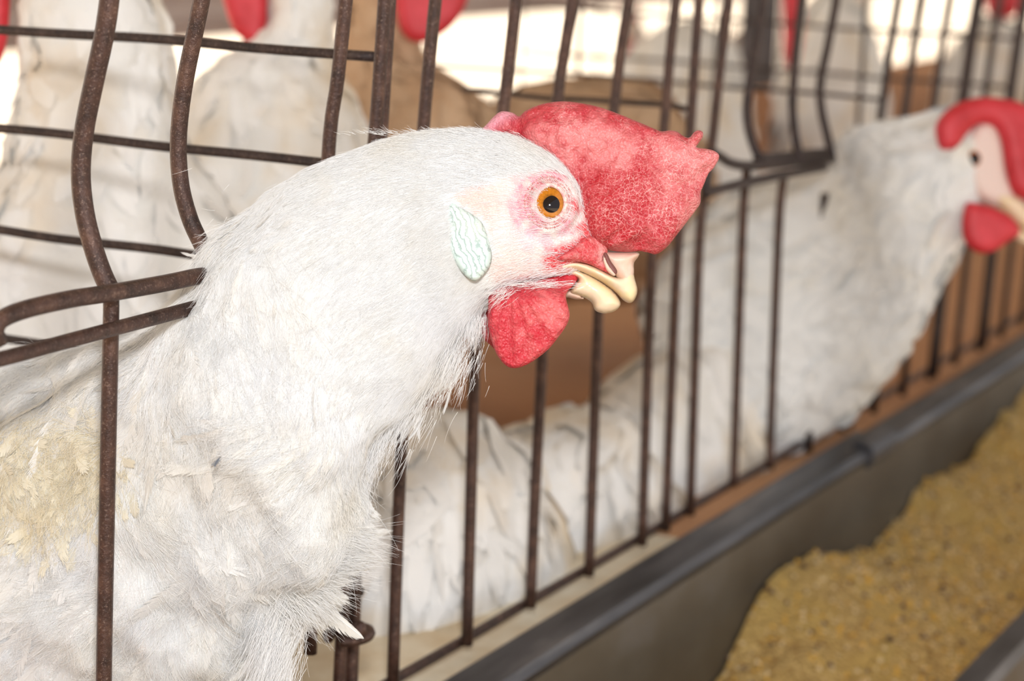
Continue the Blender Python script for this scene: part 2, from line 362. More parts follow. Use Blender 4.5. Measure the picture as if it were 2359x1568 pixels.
partition(.657, [1.10, 1.075, Zp[0]+.005, 1.01], .34, 'blurred cross wires of the partition by the far gate', rad=.0011)
partition(.918, [1.12, 1.09, 1.06, 1.03, 1.0], .34, 'blurred cross wires of the partition behind the far hen', (.1, .2, .3), rad=.0012)

# cage floor tray, brown panels added for the shade under and behind the hens
o = box('egg_tray', (.15, -.003, ZB-.0068), (.40, .10, ZB-.006), M['tray']); tag(o, 'cream tray strip along the cage bottom behind the bars', 'tray')
o = box('shaded_floor_panel', (-.25, -.004, ZB-.014), (2.6, .50, ZB-.007), M['shade_panel']); tag(o, 'cage floor panel under the hens, its brown standing in for shade', 'shade_panel')
o = box('back_shade_panel', (.25, .505, ZB-.02), (3.2, .515, .905), M['shade_panel']); tag(o, 'added brown panel behind the white hens, standing in for shaded hens', 'shade_panel')

# ------------------------------------------------------------------ feed trough
tr = thing('feed_trough', 'grey metal feed trough running along the cage bottom', 'trough', (.6, -.07, .74))
x0, x1 = -.1, 2.2
def strip(name, prof, m, xa, xb, nx=40, wob=0.0, parent=tr):
    prof = np.array(prof, float); V = []; k = len(prof)
    for i in range(nx+1):
        xx = xa+(xb-xa)*i/nx
        for y, z in prof: V.append((xx, y+wob*mn.noise((xx*9, y*40, 1)), z+wob*mn.noise((xx*7, z*40, 5))))
    Fc = [(i*k+j, i*k+(j+1) % k, (i+1)*k+(j+1) % k, (i+1)*k+j) for i in range(nx) for j in range(k)]
    Fc += [tuple(range(k))[::-1], tuple(nx*k+j for j in range(k))]
    return obj(name, V, Fc, m, parent, smooth=False)
strip('back_wall', [(-.021, .838), (-.024, .838), (-.040, .745), (-.037, .745)], M['wall'], x0, x1, 60, .0012)
strip('trough_floor', [(-.037, .742), (-.037, .746), (-.125, .746), (-.125, .742)], M['wall'], x0, x1)
strip('front_wall', [(-.125, .744), (-.128, .744), (-.143, .806), (-.140, .806)], M['wall'], x0, x1)
strip('front_rim', [(-.136, .803), (-.136, .809), (-.148, .811), (-.150, .806), (-.147, .802)], M['rail'], x0, x1, 60, .0008)
# back rim: a folded lip; two lengths joined by a sleeve
def rim(xa, xb, dy=0, dz=0, k=1.0):
    pr = [(-.020, .8425), (-.011, .8445), (-.0105, .841), (-.0185, .8385), (-.021, .8335), (-.0205, .8300), (-.0245, .8302), (-.0262, .836), (-.0245, .8412)]
    return strip('back_rim', [(a*1+dy, (b-.8445)*k*.72+.8445+dz) for a, b in pr], M['rail'], xa, xb, 60, .0008)
rim(x0, .615); rim(.615, x1, -.002, -.0015, .85)
pr = [(-.0215+.0068*math.cos(a), .8385+.0078*math.sin(a)) for a in np.linspace(0, 2*math.pi, 14)[:-1]]
strip('rim_joint', pr, M['rail'], .588, .628, 8, .002)
# feed
cont = np.array([(-.1, .755), (.25, .756), (.33, .772), (.372, .786), (.419, .8057), (.455, .814), (.50, .812), (.574, .7935), (.62, .797), (.671, .807), (.71, .804), (.754, .801), (.81, .810), (.90, .8174), (1.1, .815), (2.2, .815)])
nx, ny = 420, 60; xs = np.linspace(.0, 2.1, nx); ys = np.linspace(-.0255, -.138, ny)
V = []
for yv in ys:
    for xx in xs:
        f = (yv+.0255)/(-.1125); cz = np.interp(xx, cont[:, 0], cont[:, 1])
        z = cz*(1-f)**1.3+(.788+.006*mn.noise((xx*8, yv*8, 3)))*(1-(1-f)**1.3)+.0035*mn.noise((xx*40, yv*40, 0))+.0016*mn.noise((xx*140, yv*140, 0))+.0012*mn.noise((xx*420, yv*420, 2))
        V.append((xx, yv-(.838-z)*.0*1, z))
V = np.array(V); V[:, 1] -= np.clip((.838-V[:, 2])*.17, 0, .016)*np.clip(1-(V[:, 1]+.0255)/(-.03), 0, 1)
Fc = np.array([(j*nx+i, j*nx+i+1, (j+1)*nx+i+1, (j+1)*nx+i) for j in range(ny-1) for i in range(nx-1)])
feed = obj('feed_mash', V, Fc, M['feed']); tag(feed, 'yellow-brown ground feed heaped in the metal trough', 'feed', kind='stuff')
feedV = V
def grains(name, mt, n, r, seed):
    rg = np.random.default_rng(seed); idx = rg.integers(0, len(feedV), n); VV = []; FF = []
    base = np.array([(1, 0, 0), (-1, 0, 0), (0, 1, 0), (0, -1, 0), (0, 0, 1), (0, 0, -1)], float)
    fb = [(0, 2, 4), (2, 1, 4), (1, 3, 4), (3, 0, 4), (2, 0, 5), (1, 2, 5), (3, 1, 5), (0, 3, 5)]
    for q, i in enumerate(idx):
        if feedV[i][0] < .3 or feedV[i][0] > 1.3: continue
        s = r*rg.uniform(.6, 1.4, 3); p = feedV[i]+np.array([rg.uniform(-.002, .002), rg.uniform(-.001, .001), r*.3])
        k = len(VV); VV += list(p+(base+rg.uniform(-.25, .25, (6, 3)))*s); FF += [tuple(k+a for a in f) for f in fb]
    g = obj(name, VV, FF, mt, feed, smooth=False); return g
for nm, mt, n_, r_, lb in (('corn_bits', M['grain_y'], 2600, .0011, 'orange-yellow corn bits'), ('pale_grains', M['grain_p'], 3800, .0010, 'pale grain bits'), ('dark_grains', M['grain_d'], 900, .0016, 'dark seed bits')):
    tag(grains(nm, mt, n_, r_, len(nm)), lb, kind='stuff')

# ------------------------------------------------------------------ lofted bodies
class Loft:
    """closed body between an upper and a lower outline, elliptical across; grid G[i, j]"""
    def __init__(s, sec, ns=200, nt=112, ex=2.0, world=False, fluff=0.0, fs=60, bias=0.0):
        sec = np.array([list(q)+[0, 0]*(len(q) == 6) for q in sec], float)      # ux uy lx ly depth thick
        q = crom(sec, ns)
        A = np.array([at(w_[0], w_[1], w_[4]+w_[6]) for w_ in q]); B = np.array([at(w_[2], w_[3], w_[4]+w_[7]) for w_ in q])
        c = (A+B)/2; h = (A-B)/2; th = 2*np.pi*np.arange(nt)/nt
        side = -FWD                                        # towards the viewer
        hn = h/np.linalg.norm(h, axis=1)[:, None]
        sd = side-hn*(hn@side)[:, None]; sd /= np.linalg.norm(sd, axis=1)[:, None]
        ct, st = np.cos(th), np.sin(th); e = 2/ex
        cc = np.sign(ct)*np.abs(ct)**e; ss = np.sign(st)*np.abs(st)**e
        s.G = c[:, None]+h[:, None]*cc[None, :, None]+(sd*q[:, 5:6])[:, None]*ss[None, :, None]
        s.Mp = c[:, None]+h[:, None]*cc[None, :, None]      # same point on the middle plane
        s.ns, s.nt = ns, nt; s.normals()
        if fluff:
            f = np.array([mn.fractal(Vector(p*fs), .6, 2.2, 4) for p in s.G.reshape(-1, 3)]).reshape(ns, nt)
            s.G = s.G+s.N*(f*fluff)[..., None]; s.normals()
    def normals(s):
        s.Ts = np.gradient(s.G, axis=0); s.Tt = (np.roll(s.G, -1, 1)-np.roll(s.G, 1, 1))/2
        N = np.cross(s.Tt, s.Ts); N /= np.linalg.norm(N, axis=2)[..., None]+1e-12
        cen = s.G.mean(1, keepdims=True); sg = np.sign(((s.G-cen)*N).sum(2).mean()); s.N = N*sg
    def ev(s, A, i, j):
        i = np.clip(i, 0, s.ns-1.001); i0 = i.astype(int); fi = (i-i0)[..., None]
        jf = np.floor(j); fj = (j-jf)[..., None]; j0 = jf.astype(int) % s.nt; j1 = (j0+1) % s.nt
        return (A[i0, j0]*(1-fj)+A[i0, j1]*fj)*(1-fi)+(A[i0+1, j0]*(1-fj)+A[i0+1, j1]*fj)*fi
    def mesh(s, name, m, parent, attrs=None):
        n, t = s.ns, s.nt; Fc = np.array([(i*t+j, i*t+(j+1) % t, (i+1)*t+(j+1) % t, (i+1)*t+j) for i in range(n-1) for j in range(t)])
        V = s.G.reshape(-1, 3); c0, c1 = s.G[0].mean(0), s.G[-1].mean(0)
        V = np.vstack([V, c0, c1]); Fc = [tuple(f) for f in Fc]
        Fc += [(j, (j+1) % t, n*t) for j in range(t)]+[((n-1)*t+(j+1) % t, (n-1)*t+j, n*t+1) for j in range(t)]
        return obj(name, V, Fc, m, parent, attrs=attrs)
    def sample(s, n, wfun=None, front=True):
        ar = np.linalg.norm(np.cross(s.Ts, s.Tt), axis=2)
        W = ar*(wfun(s) if wfun else 1.0)
        if front: W = W*np.where((s.N@FWD) < .35, 1.0, .25)
        W = np.maximum(W, 0).ravel(); k = rng.choice(W.size, n, p=W/W.sum())
        return k//s.nt+rng.random(n), (k % s.nt)+rng.random(n)
    def flow(s, i, j, phi):
        """unit direction on the surface: towards lower s (tail end), turned by phi, as param velocities per metre"""
        Ts, Tt, N = s.ev(s.Ts, i, j), s.ev(s.Tt, i, j), s.ev(s.N, i, j)
        N = N/np.linalg.norm(N, axis=1)[:, None]
        a = -Ts/(np.linalg.norm(Ts, axis=1)[:, None]+1e-9); b = np.cross(N, a)
        d = a*np.cos(phi)[:, None]+b*np.sin(phi)[:, None]
        g11 = (Ts*Ts).sum(1); g22 = (Tt*Tt).sum(1); g12 = (Ts*Tt).sum(1); r1 = (d*Ts).sum(1); r2 = (d*Tt).sum(1)
        det = g11*g22-g12**2+1e-16
        return (r1*g22-r2*g12)/det, (r2*g11-r1*g12)/det, d, N
def aim(L, i, j, amt):
    """angle that turns the surface flow towards straight down by the share amt"""
    _, _, d, N = L.flow(i, j, np.zeros(len(i))); t = -UP+RIGHT*.05; t = t-N*(N@t)[:, None]; t /= np.linalg.norm(t, axis=1)[:, None]+1e-9
    b = np.cross(N, d); return np.arctan2((t*b).sum(1), (t*d).sum(1))*amt
def coherent(L, i, j, sc, k=0.): return np.array([mn.fractal(Vector(p*sc+k), .55, 2.1, 3) for p in L.ev(L.G, i, j)])
def feathers(name, L, i, j, length, width, m, parent, phi=None, lift=.12, inset=.0006, nv=6, curl=.0, kind='stuff'):
    n = len(i); phi = np.zeros(n) if phi is None else phi
    length = np.broadcast_to(length, (n,)); width = np.broadcast_to(width, (n,)); lift = np.broadcast_to(lift, (n,))
    vi, vj, d, N0 = L.flow(i, j, phi)
    bendp = rng.normal(0, .25, n); P = []; UVs = []
    vs = np.linspace(0, 1, nv)
    ci, cj = i.copy(), j.copy(); pos = L.ev(L.G, ci, cj); step = length/(nv-1)
    pts = []; prev = pos; dirs = []; nors = []
    for k, v in enumerate(vs):
        N = L.ev(L.N, ci, cj); N /= np.linalg.norm(N, axis=1)[:, None]
        pts.append(L.ev(L.G, ci, cj)+N*((lift*length*v**1.3)-inset*(1-v))[:, None]); nors.append(N)
        a, b, dd, _ = L.flow(ci, cj, phi+bendp*v); ci = ci+a*step; cj = cj+b*step
        over = ci < 0
    pts = np.stack(pts, 1); nors = np.stack(nors, 1)
    T = np.gradient(pts, axis=1); T /= np.linalg.norm(T, axis=2)[..., None]+1e-12
    B = np.cross(T, nors); B /= np.linalg.norm(B, axis=2)[..., None]+1e-12
    tw = rng.normal(0, .25, n)[:, None, None]; B = B*np.cos(tw)+np.cross(T, B)*np.sin(tw)
    prof = np.interp(vs, [0, .15, .45, .75, .92, 1], [.25, .7, 1, .92, .6, .16])
    Wd = (width[:, None]*prof[None])[..., None]/2
    cup = nors*(-.18*Wd)
    V = np.stack([pts-B*Wd+cup, pts, pts+B*Wd+cup], 2).reshape(-1, 3)
    uv = np.stack([np.stack([np.full(nv, u), vs], 1) for u in (0, .5, 1)], 1).reshape(-1, 2)
    base = []
    for k in range(nv-1):
        for c_ in range(2): base.append((k*3+c_, k*3+c_+1, (k+1)*3+c_+1, (k+1)*3+c_))
    base = np.array(base); Fc = (base[None]+(np.arange(n)*nv*3)[:, None, None]).reshape(-1, 4)
    o = obj(name, V, Fc, m, parent, attrs={'fid': np.repeat(rng.random(n), nv*3)}, uv=np.tile(uv, (n, 1)))
    if kind: o['kind'] = kind
    return o
def strands(name, P, r, m, parent):
    """P: (n, k, 3) world points"""
    n, k, _ = P.shape; q = parent; org = np.zeros(3)
    while q is not None: org = org+np.array(q.location); q = q.parent
    h = bpy.data.hair_curves.new(name); h.add_curves([k]*n)
    h.attributes['position'].data.foreach_set('vector', (P-org).astype(np.float32).ravel())
    ra = h.attributes.get('radius') or h.attributes.new('radius', 'FLOAT', 'POINT')
    rr = np.repeat(np.asarray(r, float)[:, None], k, 1)*np.linspace(1, .25, k)[None] if np.ndim(r) else np.tile(r*np.linspace(1, .25, k), (n, 1))
    ra.data.foreach_set('value', rr.astype(np.float32).ravel())
    h.materials.append(m); o = bpy.data.objects.new(name, h); link(o, parent); o['kind'] = 'stuff'; return o
def surf_strands(name, L, i, j, length, r, m, parent, phi=None, lift=.25, k=5, bend=.5):
    n = len(i); phi = rng.normal(0, .25, n) if phi is None else phi; length = np.broadcast_to(length, (n,))
    lift = np.broadcast_to(lift, (n,)); out = []; ci, cj = i.copy(), j.copy(); bd = rng.normal(0, bend, n)
    for v in np.linspace(0, 1, k):
        N = L.ev(L.N, ci, cj); N /= np.linalg.norm(N, axis=1)[:, None]
        out.append(L.ev(L.G, ci, cj)+N*(lift*length*v**1.2+.0002)[:, None])
        a, b, _, _ = L.flow(ci, cj, phi+bd*v); ci = ci+a*length/(k-1); cj = cj+b*length/(k-1)
    return strands(name, np.stack(out, 1), r, m, parent)

def inside(P, poly):
    x, y = P[:, 0], P[:, 1]; r = np.zeros(len(P), bool); q = np.roll(poly, -1, 0)
    for (x1_, y1_), (x2_, y2_) in zip(poly, q):
        c = ((y1_ > y) != (y2_ > y)) & (x < (x2_-x1_)*(y-y1_)/(y2_-y1_+1e-12)+x1_); r ^= c
    return r
def edist(P, poly):
    d = np.full(len(P), 1e9); q = np.roll(poly, -1, 0)
    for a, b in zip(poly, q):
        ab = b-a; t = np.clip(((P-a)@ab)/(ab@ab+1e-12), 0, 1); d = np.minimum(d, np.linalg.norm(P-(a+t[:, None]*ab), axis=1))
    return d
def closed(poly, n):
    P = np.array(poly, float); Q = np.vstack([P[-2:], P, P[:3]]); m_ = crom(Q, (len(Q)-1)*6+1)
    seg = m_[12:12+6*len(P)]; L = np.r_[0, np.cumsum(np.linalg.norm(np.diff(np.vstack([seg, seg[:1]]), axis=0), axis=1))]
    s_ = np.linspace(0, L[-1], n, endpoint=False); sg = np.vstack([seg, seg[:1]])
    return np.stack([np.interp(s_, L, sg[:, k]) for k in (0, 1)], 1)
def blade(name, poly, d, T, Rr, step, m, parent, centre=None, relief=None, pig=None, net=None, edge_t=.0, nrm=None):
    """fleshy blade with the given outline on the plane at depth d: thickness T (half, m) reached Rr pixels in from the edge;
    centre(px, py) shifts the middle surface in depth, relief(px, py, dist) adds to the half thickness"""
    per = np.linalg.norm(np.diff(np.vstack([poly, poly[:1]]), axis=0), axis=1).sum()
    E = closed(poly, max(16, int(per/step)))
    lo, hi = E.min(0), E.max(0); gx, gy = np.meshgrid(np.arange(lo[0], hi[0], step), np.arange(lo[1], hi[1], step*.87))
    gx = gx+(np.arange(gx.shape[0]) % 2)[:, None]*step/2; I = np.stack([gx.ravel(), gy.ravel()], 1)
    I = I[inside(I, E)]; I = I[edist(I, E) > step*.55]
    ring1 = []                                            # extra ring near the rim keeps it round
    P2 = np.vstack([E, I]); ne = len(E)
    res = delaunay_2d_cdt([Vector(p) for p in P2], [(i, (i+1) % ne) for i in range(ne)], [], 1, 1e-6)
    P2 = np.array([tuple(v) for v in res[0]]); tri = [tuple(t) for t in res[2]]
    dist = edist(P2, E); dist[:ne] = 0
    t = np.clip(dist/Rr, 0, 1); t = T*np.sqrt(np.clip(1-(1-t)**2, 0, 1))+edge_t
    if relief is not None: t = t+relief(P2[:, 0], P2[:, 1], dist)*np.clip(dist/(step*2), 0, 1)
    cz = centre(P2[:, 0], P2[:, 1]) if centre is not None else np.zeros(len(P2))
    rays = (np.stack([(P2[:, 0]-CX)/F, (CY-P2[:, 1])/F, -np.ones(len(P2))], 1))@Rm.T
    base = CAM+rays*(d+cz)[:, None]; n = len(P2)
    V = np.vstack([base-FWD*t[:, None], base+FWD*t[:, None]])
    Fc = [tuple(a) for a in tri]; Fc += [tuple(n+k for k in a[::-1]) for a in tri]
    bo = [k for k in range(n) if dist[k] == 0]
    # join the two sheets at the rim
    ed = {}
    for a in tri:
        for k in range(3):
            e = (a[k], a[(k+1) % 3]); ed[e] = ed.get(e, 0)+1
    for (a, b) in list(ed):
        if (b, a) not in ed: Fc.append((b, a, n+a, n+b))
    at_ = {}
    if pig is not None: c_ = pig(P2[:, 0], P2[:, 1]); at_['pigment'] = np.vstack([c_, c_])
    if net is not None: c_ = net(P2[:, 0], P2[:, 1]); at_['netting'] = np.r_[c_, c_]
    return obj(name, V, Fc, m, parent, attrs=at_)
def Z(pts, s=.43373, ox=980, oy=200): return np.array([(ox+a*s, oy+b*s) for a, b in pts])
def G2(x, y, cx, cy, r, r2=None): r2 = r2 or r; return np.exp(-(((x-cx)/r)**2+((y-cy)/r2)**2))
def lerp(c, tgt, w_): return c*(1-w_[:, None])+np.array(tgt)[None]*w_[:, None]
def fb(x, y, s_, k=0): return np.array([mn.fractal(Vector((a*s_, b*s_, k)), .6, 2.1, 4) for a, b in zip(x, y)])

# ------------------------------------------------------------------ the main hen
hen = thing('hen', 'white hen with red comb and orange eye craning out through the bars', 'hen', at(420, 1500, .655))
D0 = .640
sec = [(-620, 1000, -560, 1700, .690, .050, 0, .02), (-380, 880, -250, 1790, .690, .050, 0, .025), (-150, 848, 120, 1800, .685, .050, 0, .025), (20, 832, 400, 1760, .676, .047, 0, .022), (170, 806, 560, 1630, .668, .043, 0, .012),
       (300, 760, 660, 1455, .658, .040, 0, .004), (392, 700, 755, 1350, .648, .038), (450, 628, 812, 1240, .645, .036), (500, 560, 828, 1130, .643, .034),
       (570, 490, 862, 1030, .642, .032), (660, 425, 925, 950, .641, .029), (760, 373, 985, 880, .640, .026), (860, 335, 1020, 812, .640, .023),
       (950, 313, 1068, 755, .640, .0205), (1040, 304, 1115, 706, .640, .0185), (1120, 306, 1165, 676, .640, .0172), (1200, 322, 1210, 662, .640, .0162),
       (1268, 352, 1262, 652, .640, .0146), (1318, 396, 1305, 640, .640, .0120), (1352, 450, 1335, 626, .640, .0092), (1374, 510, 1362, 612, .640, .0068), (1388, 545, 1382, 600, .640, .0050)]
HB = Loft(sec, 260, 160, 2.15)
# ruffles: gentle lumps on the breast, none on the head
sidx = np.arange(HB.ns)/HB.ns
f = np.array([mn.fractal(Vector(p*45), .6, 2.1, 3) for p in HB.G.reshape(-1, 3)]).reshape(HB.ns, HB.nt)
HB.G = HB.G+HB.N*(f*(.0035*np.clip((.62-sidx)/.3, 0.08, 1))[:, None])[..., None]; HB.normals()
mp = pix(HB.Mp.reshape(-1, 3)); mx, my = mp[:, 0], mp[:, 1]
gp = pix(HB.G.reshape(-1, 3))
facepoly = Z([(120, 600), (170, 530), (240, 490), (330, 480), (440, 470), (540, 440), (680, 430), (780, 470), (860, 570), (890, 700), (960, 850), (1050, 960), (900, 1040), (780, 1060), (600, 1060), (420, 1070), (330, 1040), (345, 900), (320, 780), (230, 660)])
facepoly = closed(facepoly, 120)
ex, ey = 1264., 466.
# place the eye on the near surface
def surf_at(L, px, py):
    g = pix(L.G.reshape(-1, 3)); dd = np.hypot(g[:, 0]-px, g[:, 1]-py)+1e3*((L.N.reshape(-1, 3)@FWD) > 0)
    k = dd.argmin(); dep = (L.G.reshape(-1, 3)[k]-CAM)@FWD; return dep, L.N.reshape(-1, 3)[k]
ed, en = surf_at(HB, ex, ey)
P = HB.G.reshape(-1, 3); front_side = (HB.N.reshape(-1, 3)@FWD) < 0
qx, qy = np.where(front_side, gp[:, 0], mx), np.where(front_side, gp[:, 1], my)
d_in = edist(np.stack([qx, qy], 1), facepoly)*np.where(inside(np.stack([qx, qy], 1), facepoly), 1, -1)
nz = fb(qx, qy, .02)
skin = np.clip((d_in+nz*18+6)/22, 0, 1)
# eye socket and brow relief
re = np.hypot((qx-ex)/1.0, (qy-ey)/1.08)
rel = -.0022*np.exp(-(re/30)**2)+.0014*np.exp(-((re-56)/13)**2)-.0005*np.exp(-((re-78)/12)**2)
rel += .0012*G2(qx, qy, 1150, 560, 60, 70)-.0012*np.exp(-((qy-648-.12*(1250-qx))/9)**2)*np.clip((qx-1130)/40, 0, 1)*np.clip((1330-qx)/30, 0, 1)
rel = np.where(front_side, rel, 0)*np.clip((qx-1000)/60, 0, 1)
HB.G = (P+HB.N.reshape(-1, 3)*rel[:, None]).reshape(HB.G.shape); HB.normals()
col = np.tile(np.array([.86, .855, .83]), (len(P), 1))
n2 = fb(qx, qy, .035, 4); n3 = fb(qx, qy, .012, 9)
col = lerp(col, (.88, .73, .68), skin*.85)
col = lerp(col, (.85, .50, .44), skin*np.clip(G2(qx, qy, 1095, 455, 70, 40)*.8+G2(qx, qy, 1110, 490, 40, 30)*.5+n2*.25, 0, .8))
ringm = np.exp(-((re-62)/26)**2)
ang = np.arctan2(qy-ey, qx-ex)
wl = .5+.65*np.clip(np.cos(ang-2.75), 0, 1)+.55*np.clip(np.cos(ang+1.6), 0, 1)
col = lerp(col, (.83, .26, .36), skin*np.clip(ringm*wl*(.9+n2*1.6), 0, .9))
col = lerp(col, (.76, .62, .74), skin*np.clip(G2(qx, qy, 1260, 552, 75, 26)*(.6+n2), 0, .55))
redz = np.clip(G2(qx, qy, 1340, 585, 68, 30)*1.7+G2(qx, qy, 1275, 605, 32, 18)*1.2+G2(qx, qy, 1362, 530, 22, 60)*1.3+G2(qx, qy, 1325, 480, 14, 60)*(.5+n2*1.5)+G2(qx, qy, 1270, 645, 90, 10)*.7+n2*.35-.15, 0, 1)
col = lerp(col, (.70, .045, .06), np.clip(redz*1.1, 0, 1)*np.clip(skin+.3, 0, 1))
netw = np.clip(skin*.35+redz*.4, 0, .6)
col = np.vstack([col, col[:1], col[-1:]]); netw = np.r_[netw, 0, 0]
body = HB.mesh('body', M['face'], hen, attrs={'pigment': col, 'netting': netw})

skin_g = skin.reshape(HB.ns, HB.nt)
# feather fields ---------------------------------------------------------------------------------
S_ = lambda a: (a*HB.ns)
def wsec(a, b, soft=.04): return lambda L: (np.clip((sidx-a)/soft, 0, 1)*np.clip((b-sidx)/soft, 0, 1))[:, None]*(1-np.clip(skin_g*1.6, 0, 1))
def down_share(i): return np.clip((.50-i/HB.ns)/.14, 0, 1)*.72
def field(i, j, rnd, wav=.75, sc=38): return aim(HB, i, j, down_share(i))+coherent(HB, i, j, sc)*wav*np.clip((.75-i/HB.ns)/.35, .15, 1)+rng.normal(0, rnd, len(i))
def band(nm, a, b, n, ln, wd, lift, m=None, rnd=.08, wav=.75, wf=None, sc=38):
    i, j = HB.sample(n, wf or wsec(a, b)); L_ = ln*rng.uniform(.7, 1.25, n); W_ = wd*rng.uniform(.7, 1.25, n)
    return feathers(nm, HB, i, j, L_, W_, m or M['feather'], hen, phi=field(i, j, rnd, wav, sc), lift=np.abs(rng.normal(lift, lift*.5, n)))
gpx = pix(HB.G); GX, GY = gpx[..., 0], gpx[..., 1]
stain = lambda L: np.clip(G2(GX, GY, 70, 1090, 150, 110)*1.4+G2(GX, GY, 190, 1010, 70, 60)*.6-.15, 0, 1)*(L.N@FWD < 0)
wing = lambda L: np.clip(G2(GX, GY, 120, 870, 260, 60)+G2(GX, GY, 350, 800, 140, 60)*.8, 0, 1)*(L.N@FWD < .3)
o = band('body_feathers', .02, .34, 1300, .030, .0085, .025, wav=1.2); o['label'] = 'broad ruffled white body feathers'
o = band('breast_feathers', .20, .52, 3600, .019, .0042, .03, wav=1.1)
o = band('neck_feathers', .42, .66, 6500, .0160, .0026, .018, rnd=.06, wav=.5); o['label'] = 'long silky white neck feathers'
o = band('nape_feathers', .60, .93, 9000, .0062, .0011, .03, rnd=.1, wav=.4)
o = band('wing_feathers', 0, 0, 90, .042, .010, .02, wf=wing, rnd=.08, wav=.3); o['label'] = 'long smooth white feathers on the shoulder'
o = band('flank_feathers', 0, 0, 420, .012, .0050, .12, m=M['dirty_feather'], wf=stain, rnd=.8, wav=1.5); o['label'] = 'fluffy cream-stained feathers under the wing'
def fluff(nm, a, b, n, ln, r, lift, rnd=.1, wav=.8, wf=None, m=None, sc=38):
    i, j = HB.sample(n, wf or wsec(a, b)); return surf_strands(nm, HB, i, j, ln*rng.uniform(.5, 1.5, n), r, m or M['strand'], hen, lift=np.abs(rng.normal(lift, lift*.5, n)), phi=field(i, j, rnd, wav, sc), bend=.25)
fluff('head_fluff', .58, .97, 30000, .0042, .00005, .12, rnd=.15, wf=lambda L: np.clip((sidx-.58)/.04, 0, 1)[:, None]*(1-.93*np.clip(skin_g, 0, 1)))
fluff('neck_fluff', .38, .70, 52000, .0100, .000045, .035, rnd=.07, wav=.5)
fluff('breast_fluff', .0, .46, 62000, .0150, .00005, .055, rnd=.16, wav=1.2)
fluff('breast_fluff', .0, .46, 16000, .0110, .00005, .16, rnd=.5, wav=1.2)
fluff('stained_fluff', 0, 0, 6000, .0080, .00006, .2, rnd=.7, wav=1.5, wf=stain, m=M['cream_strand'])
# fine pale bristles on the bare skin
i, j = HB.sample(1500, lambda L: skin_g*(sidx > .6)[:, None]); surf_strands('face_bristles', HB, i, j, .0016*rng.uniform(.5, 1.3, len(i)), .00004, M['strand'], hen, lift=.3)

# tufts whose direction is set in the picture plane's frame of the bird
def fan(name, root, d, ang, spread, n, ln, wd, m=None, near=0, lift=.25, droop=0., kind='stuff', nv=7):
    """a clump of long feathers from a root area, all pointing about one way in the bird's own side plane"""
    V, FF, UV, fid = [], [], [], []
    m = m or M['feather']; vs = np.linspace(0, 1, nv); prof = np.interp(vs, [0, .15, .45, .75, .92, 1], [.3, .7, 1, .85, .5, .1])
    for q in range(n):
        rx, ry = root[0]+rng.normal(0, root[2]), root[1]+rng.normal(0, root[3]); a = math.radians(ang+rng.normal(0, spread))
        dd = d+rng.normal(0, .004)-near; p = at(rx, ry, dd); L_ = ln*rng.uniform(.7, 1.2); W_ = wd*rng.uniform(.7, 1.2)
        u = RIGHT*math.cos(a)+UP*math.sin(a)-FWD*rng.normal(0, lift*.5); u /= np.linalg.norm(u); up2 = np.cross(FWD, u); bend = rng.normal(0, .16)+droop
        nrm = -FWD*math.cos(.4)+up2*rng.normal(0, .35); b = np.cross(u, nrm); b /= np.linalg.norm(b); k0 = len(V); f_ = rng.random()
        for k, v in enumerate(vs):
            c = p+u*L_*v-b*bend*L_*v*v
            for s_, uu in ((-1, 0), (0, .5), (1, 1)): V.append(c+b*s_*W_/2*prof[k]+nrm*(-abs(s_)*W_*.1)); UV.append((uu, v)); fid.append(f_)
        for k in range(nv-1):
            for c_ in (0, 1): FF.append((k0+k*3+c_, k0+k*3+c_+1, k0+(k+1)*3+c_+1, k0+(k+1)*3+c_))
    o = obj(name, V, FF, m, hen, attrs={'fid': fid}, uv=UV)
    if kind: o['kind'] = kind
    return o
def hairfan(name, root, d, ang, spread, n, ln, r=.00005, droop=0., near=0., k=6):
    rx = root[0]+rng.normal(0, root[2], n); ry = root[1]+rng.normal(0, root[3], n); a = np.radians(ang+rng.normal(0, spread, n))
    p = np.array([at(x_, y_, d-near+e) for x_, y_, e in zip(rx, ry, rng.normal(0, .003, n))]); L_ = ln*rng.uniform(.5, 1.25, n)
    u = RIGHT*np.cos(a)[:, None]+UP*np.sin(a)[:, None]-FWD*rng.normal(0, .2, n)[:, None]; pr = np.cross(FWD, u); bd = rng.normal(droop, .12, n)
    P = np.stack([p+u*(L_*v)[:, None]+pr*(bd*L_*v*v)[:, None] for v in np.linspace(0, 1, k)], 1)
    return strands(name, P, r, M['strand'], hen)
fan('breast_tuft', (720, 1050, 25, 45), .652, -68, 10, 70, .0175, .0048, lift=.1)
fan('breast_tuft', (745, 1140, 22, 30), .651, -42, 10, 60, .0140, .0050, lift=.1)
fan('breast_tuft', (690, 1225, 25, 12), .650, -14, 6, 44, .0175, .0050, lift=.1)
fan('breast_tuft', (695, 1285, 20, 20), .650, 2, 8, 60, .0155, .0055, lift=.1)
fan('breast_tuft', (665, 1350, 25, 20), .650, -32, 12, 60, .0120, .0048, lift=.1)
fan('breast_tuft', (635, 1440, 20, 45), .650, -108, 7, 50, .0180, .0036, lift=.1)
fan('throat_tuft', (930, 880, 34, 34), .647, -118, 8, 90, .0115, .0017, lift=.1)
fan('throat_tuft', (1010, 800, 30, 30), .646, -114, 8, 90, .0080, .0012, lift=.1)
hairfan('breast_wisps', (740, 1120, 30, 60), .642, -52, 12, 1800, .0110)
hairfan('breast_wisps', (690, 1220, 40, 14), .640, -16, 8, 1600, .0165)
hairfan('breast_wisps', (700, 1290, 34, 26), .640, -2, 10, 2200, .0130)
hairfan('breast_wisps', (665, 1355, 34, 26), .640, -38, 14, 1600, .0110)
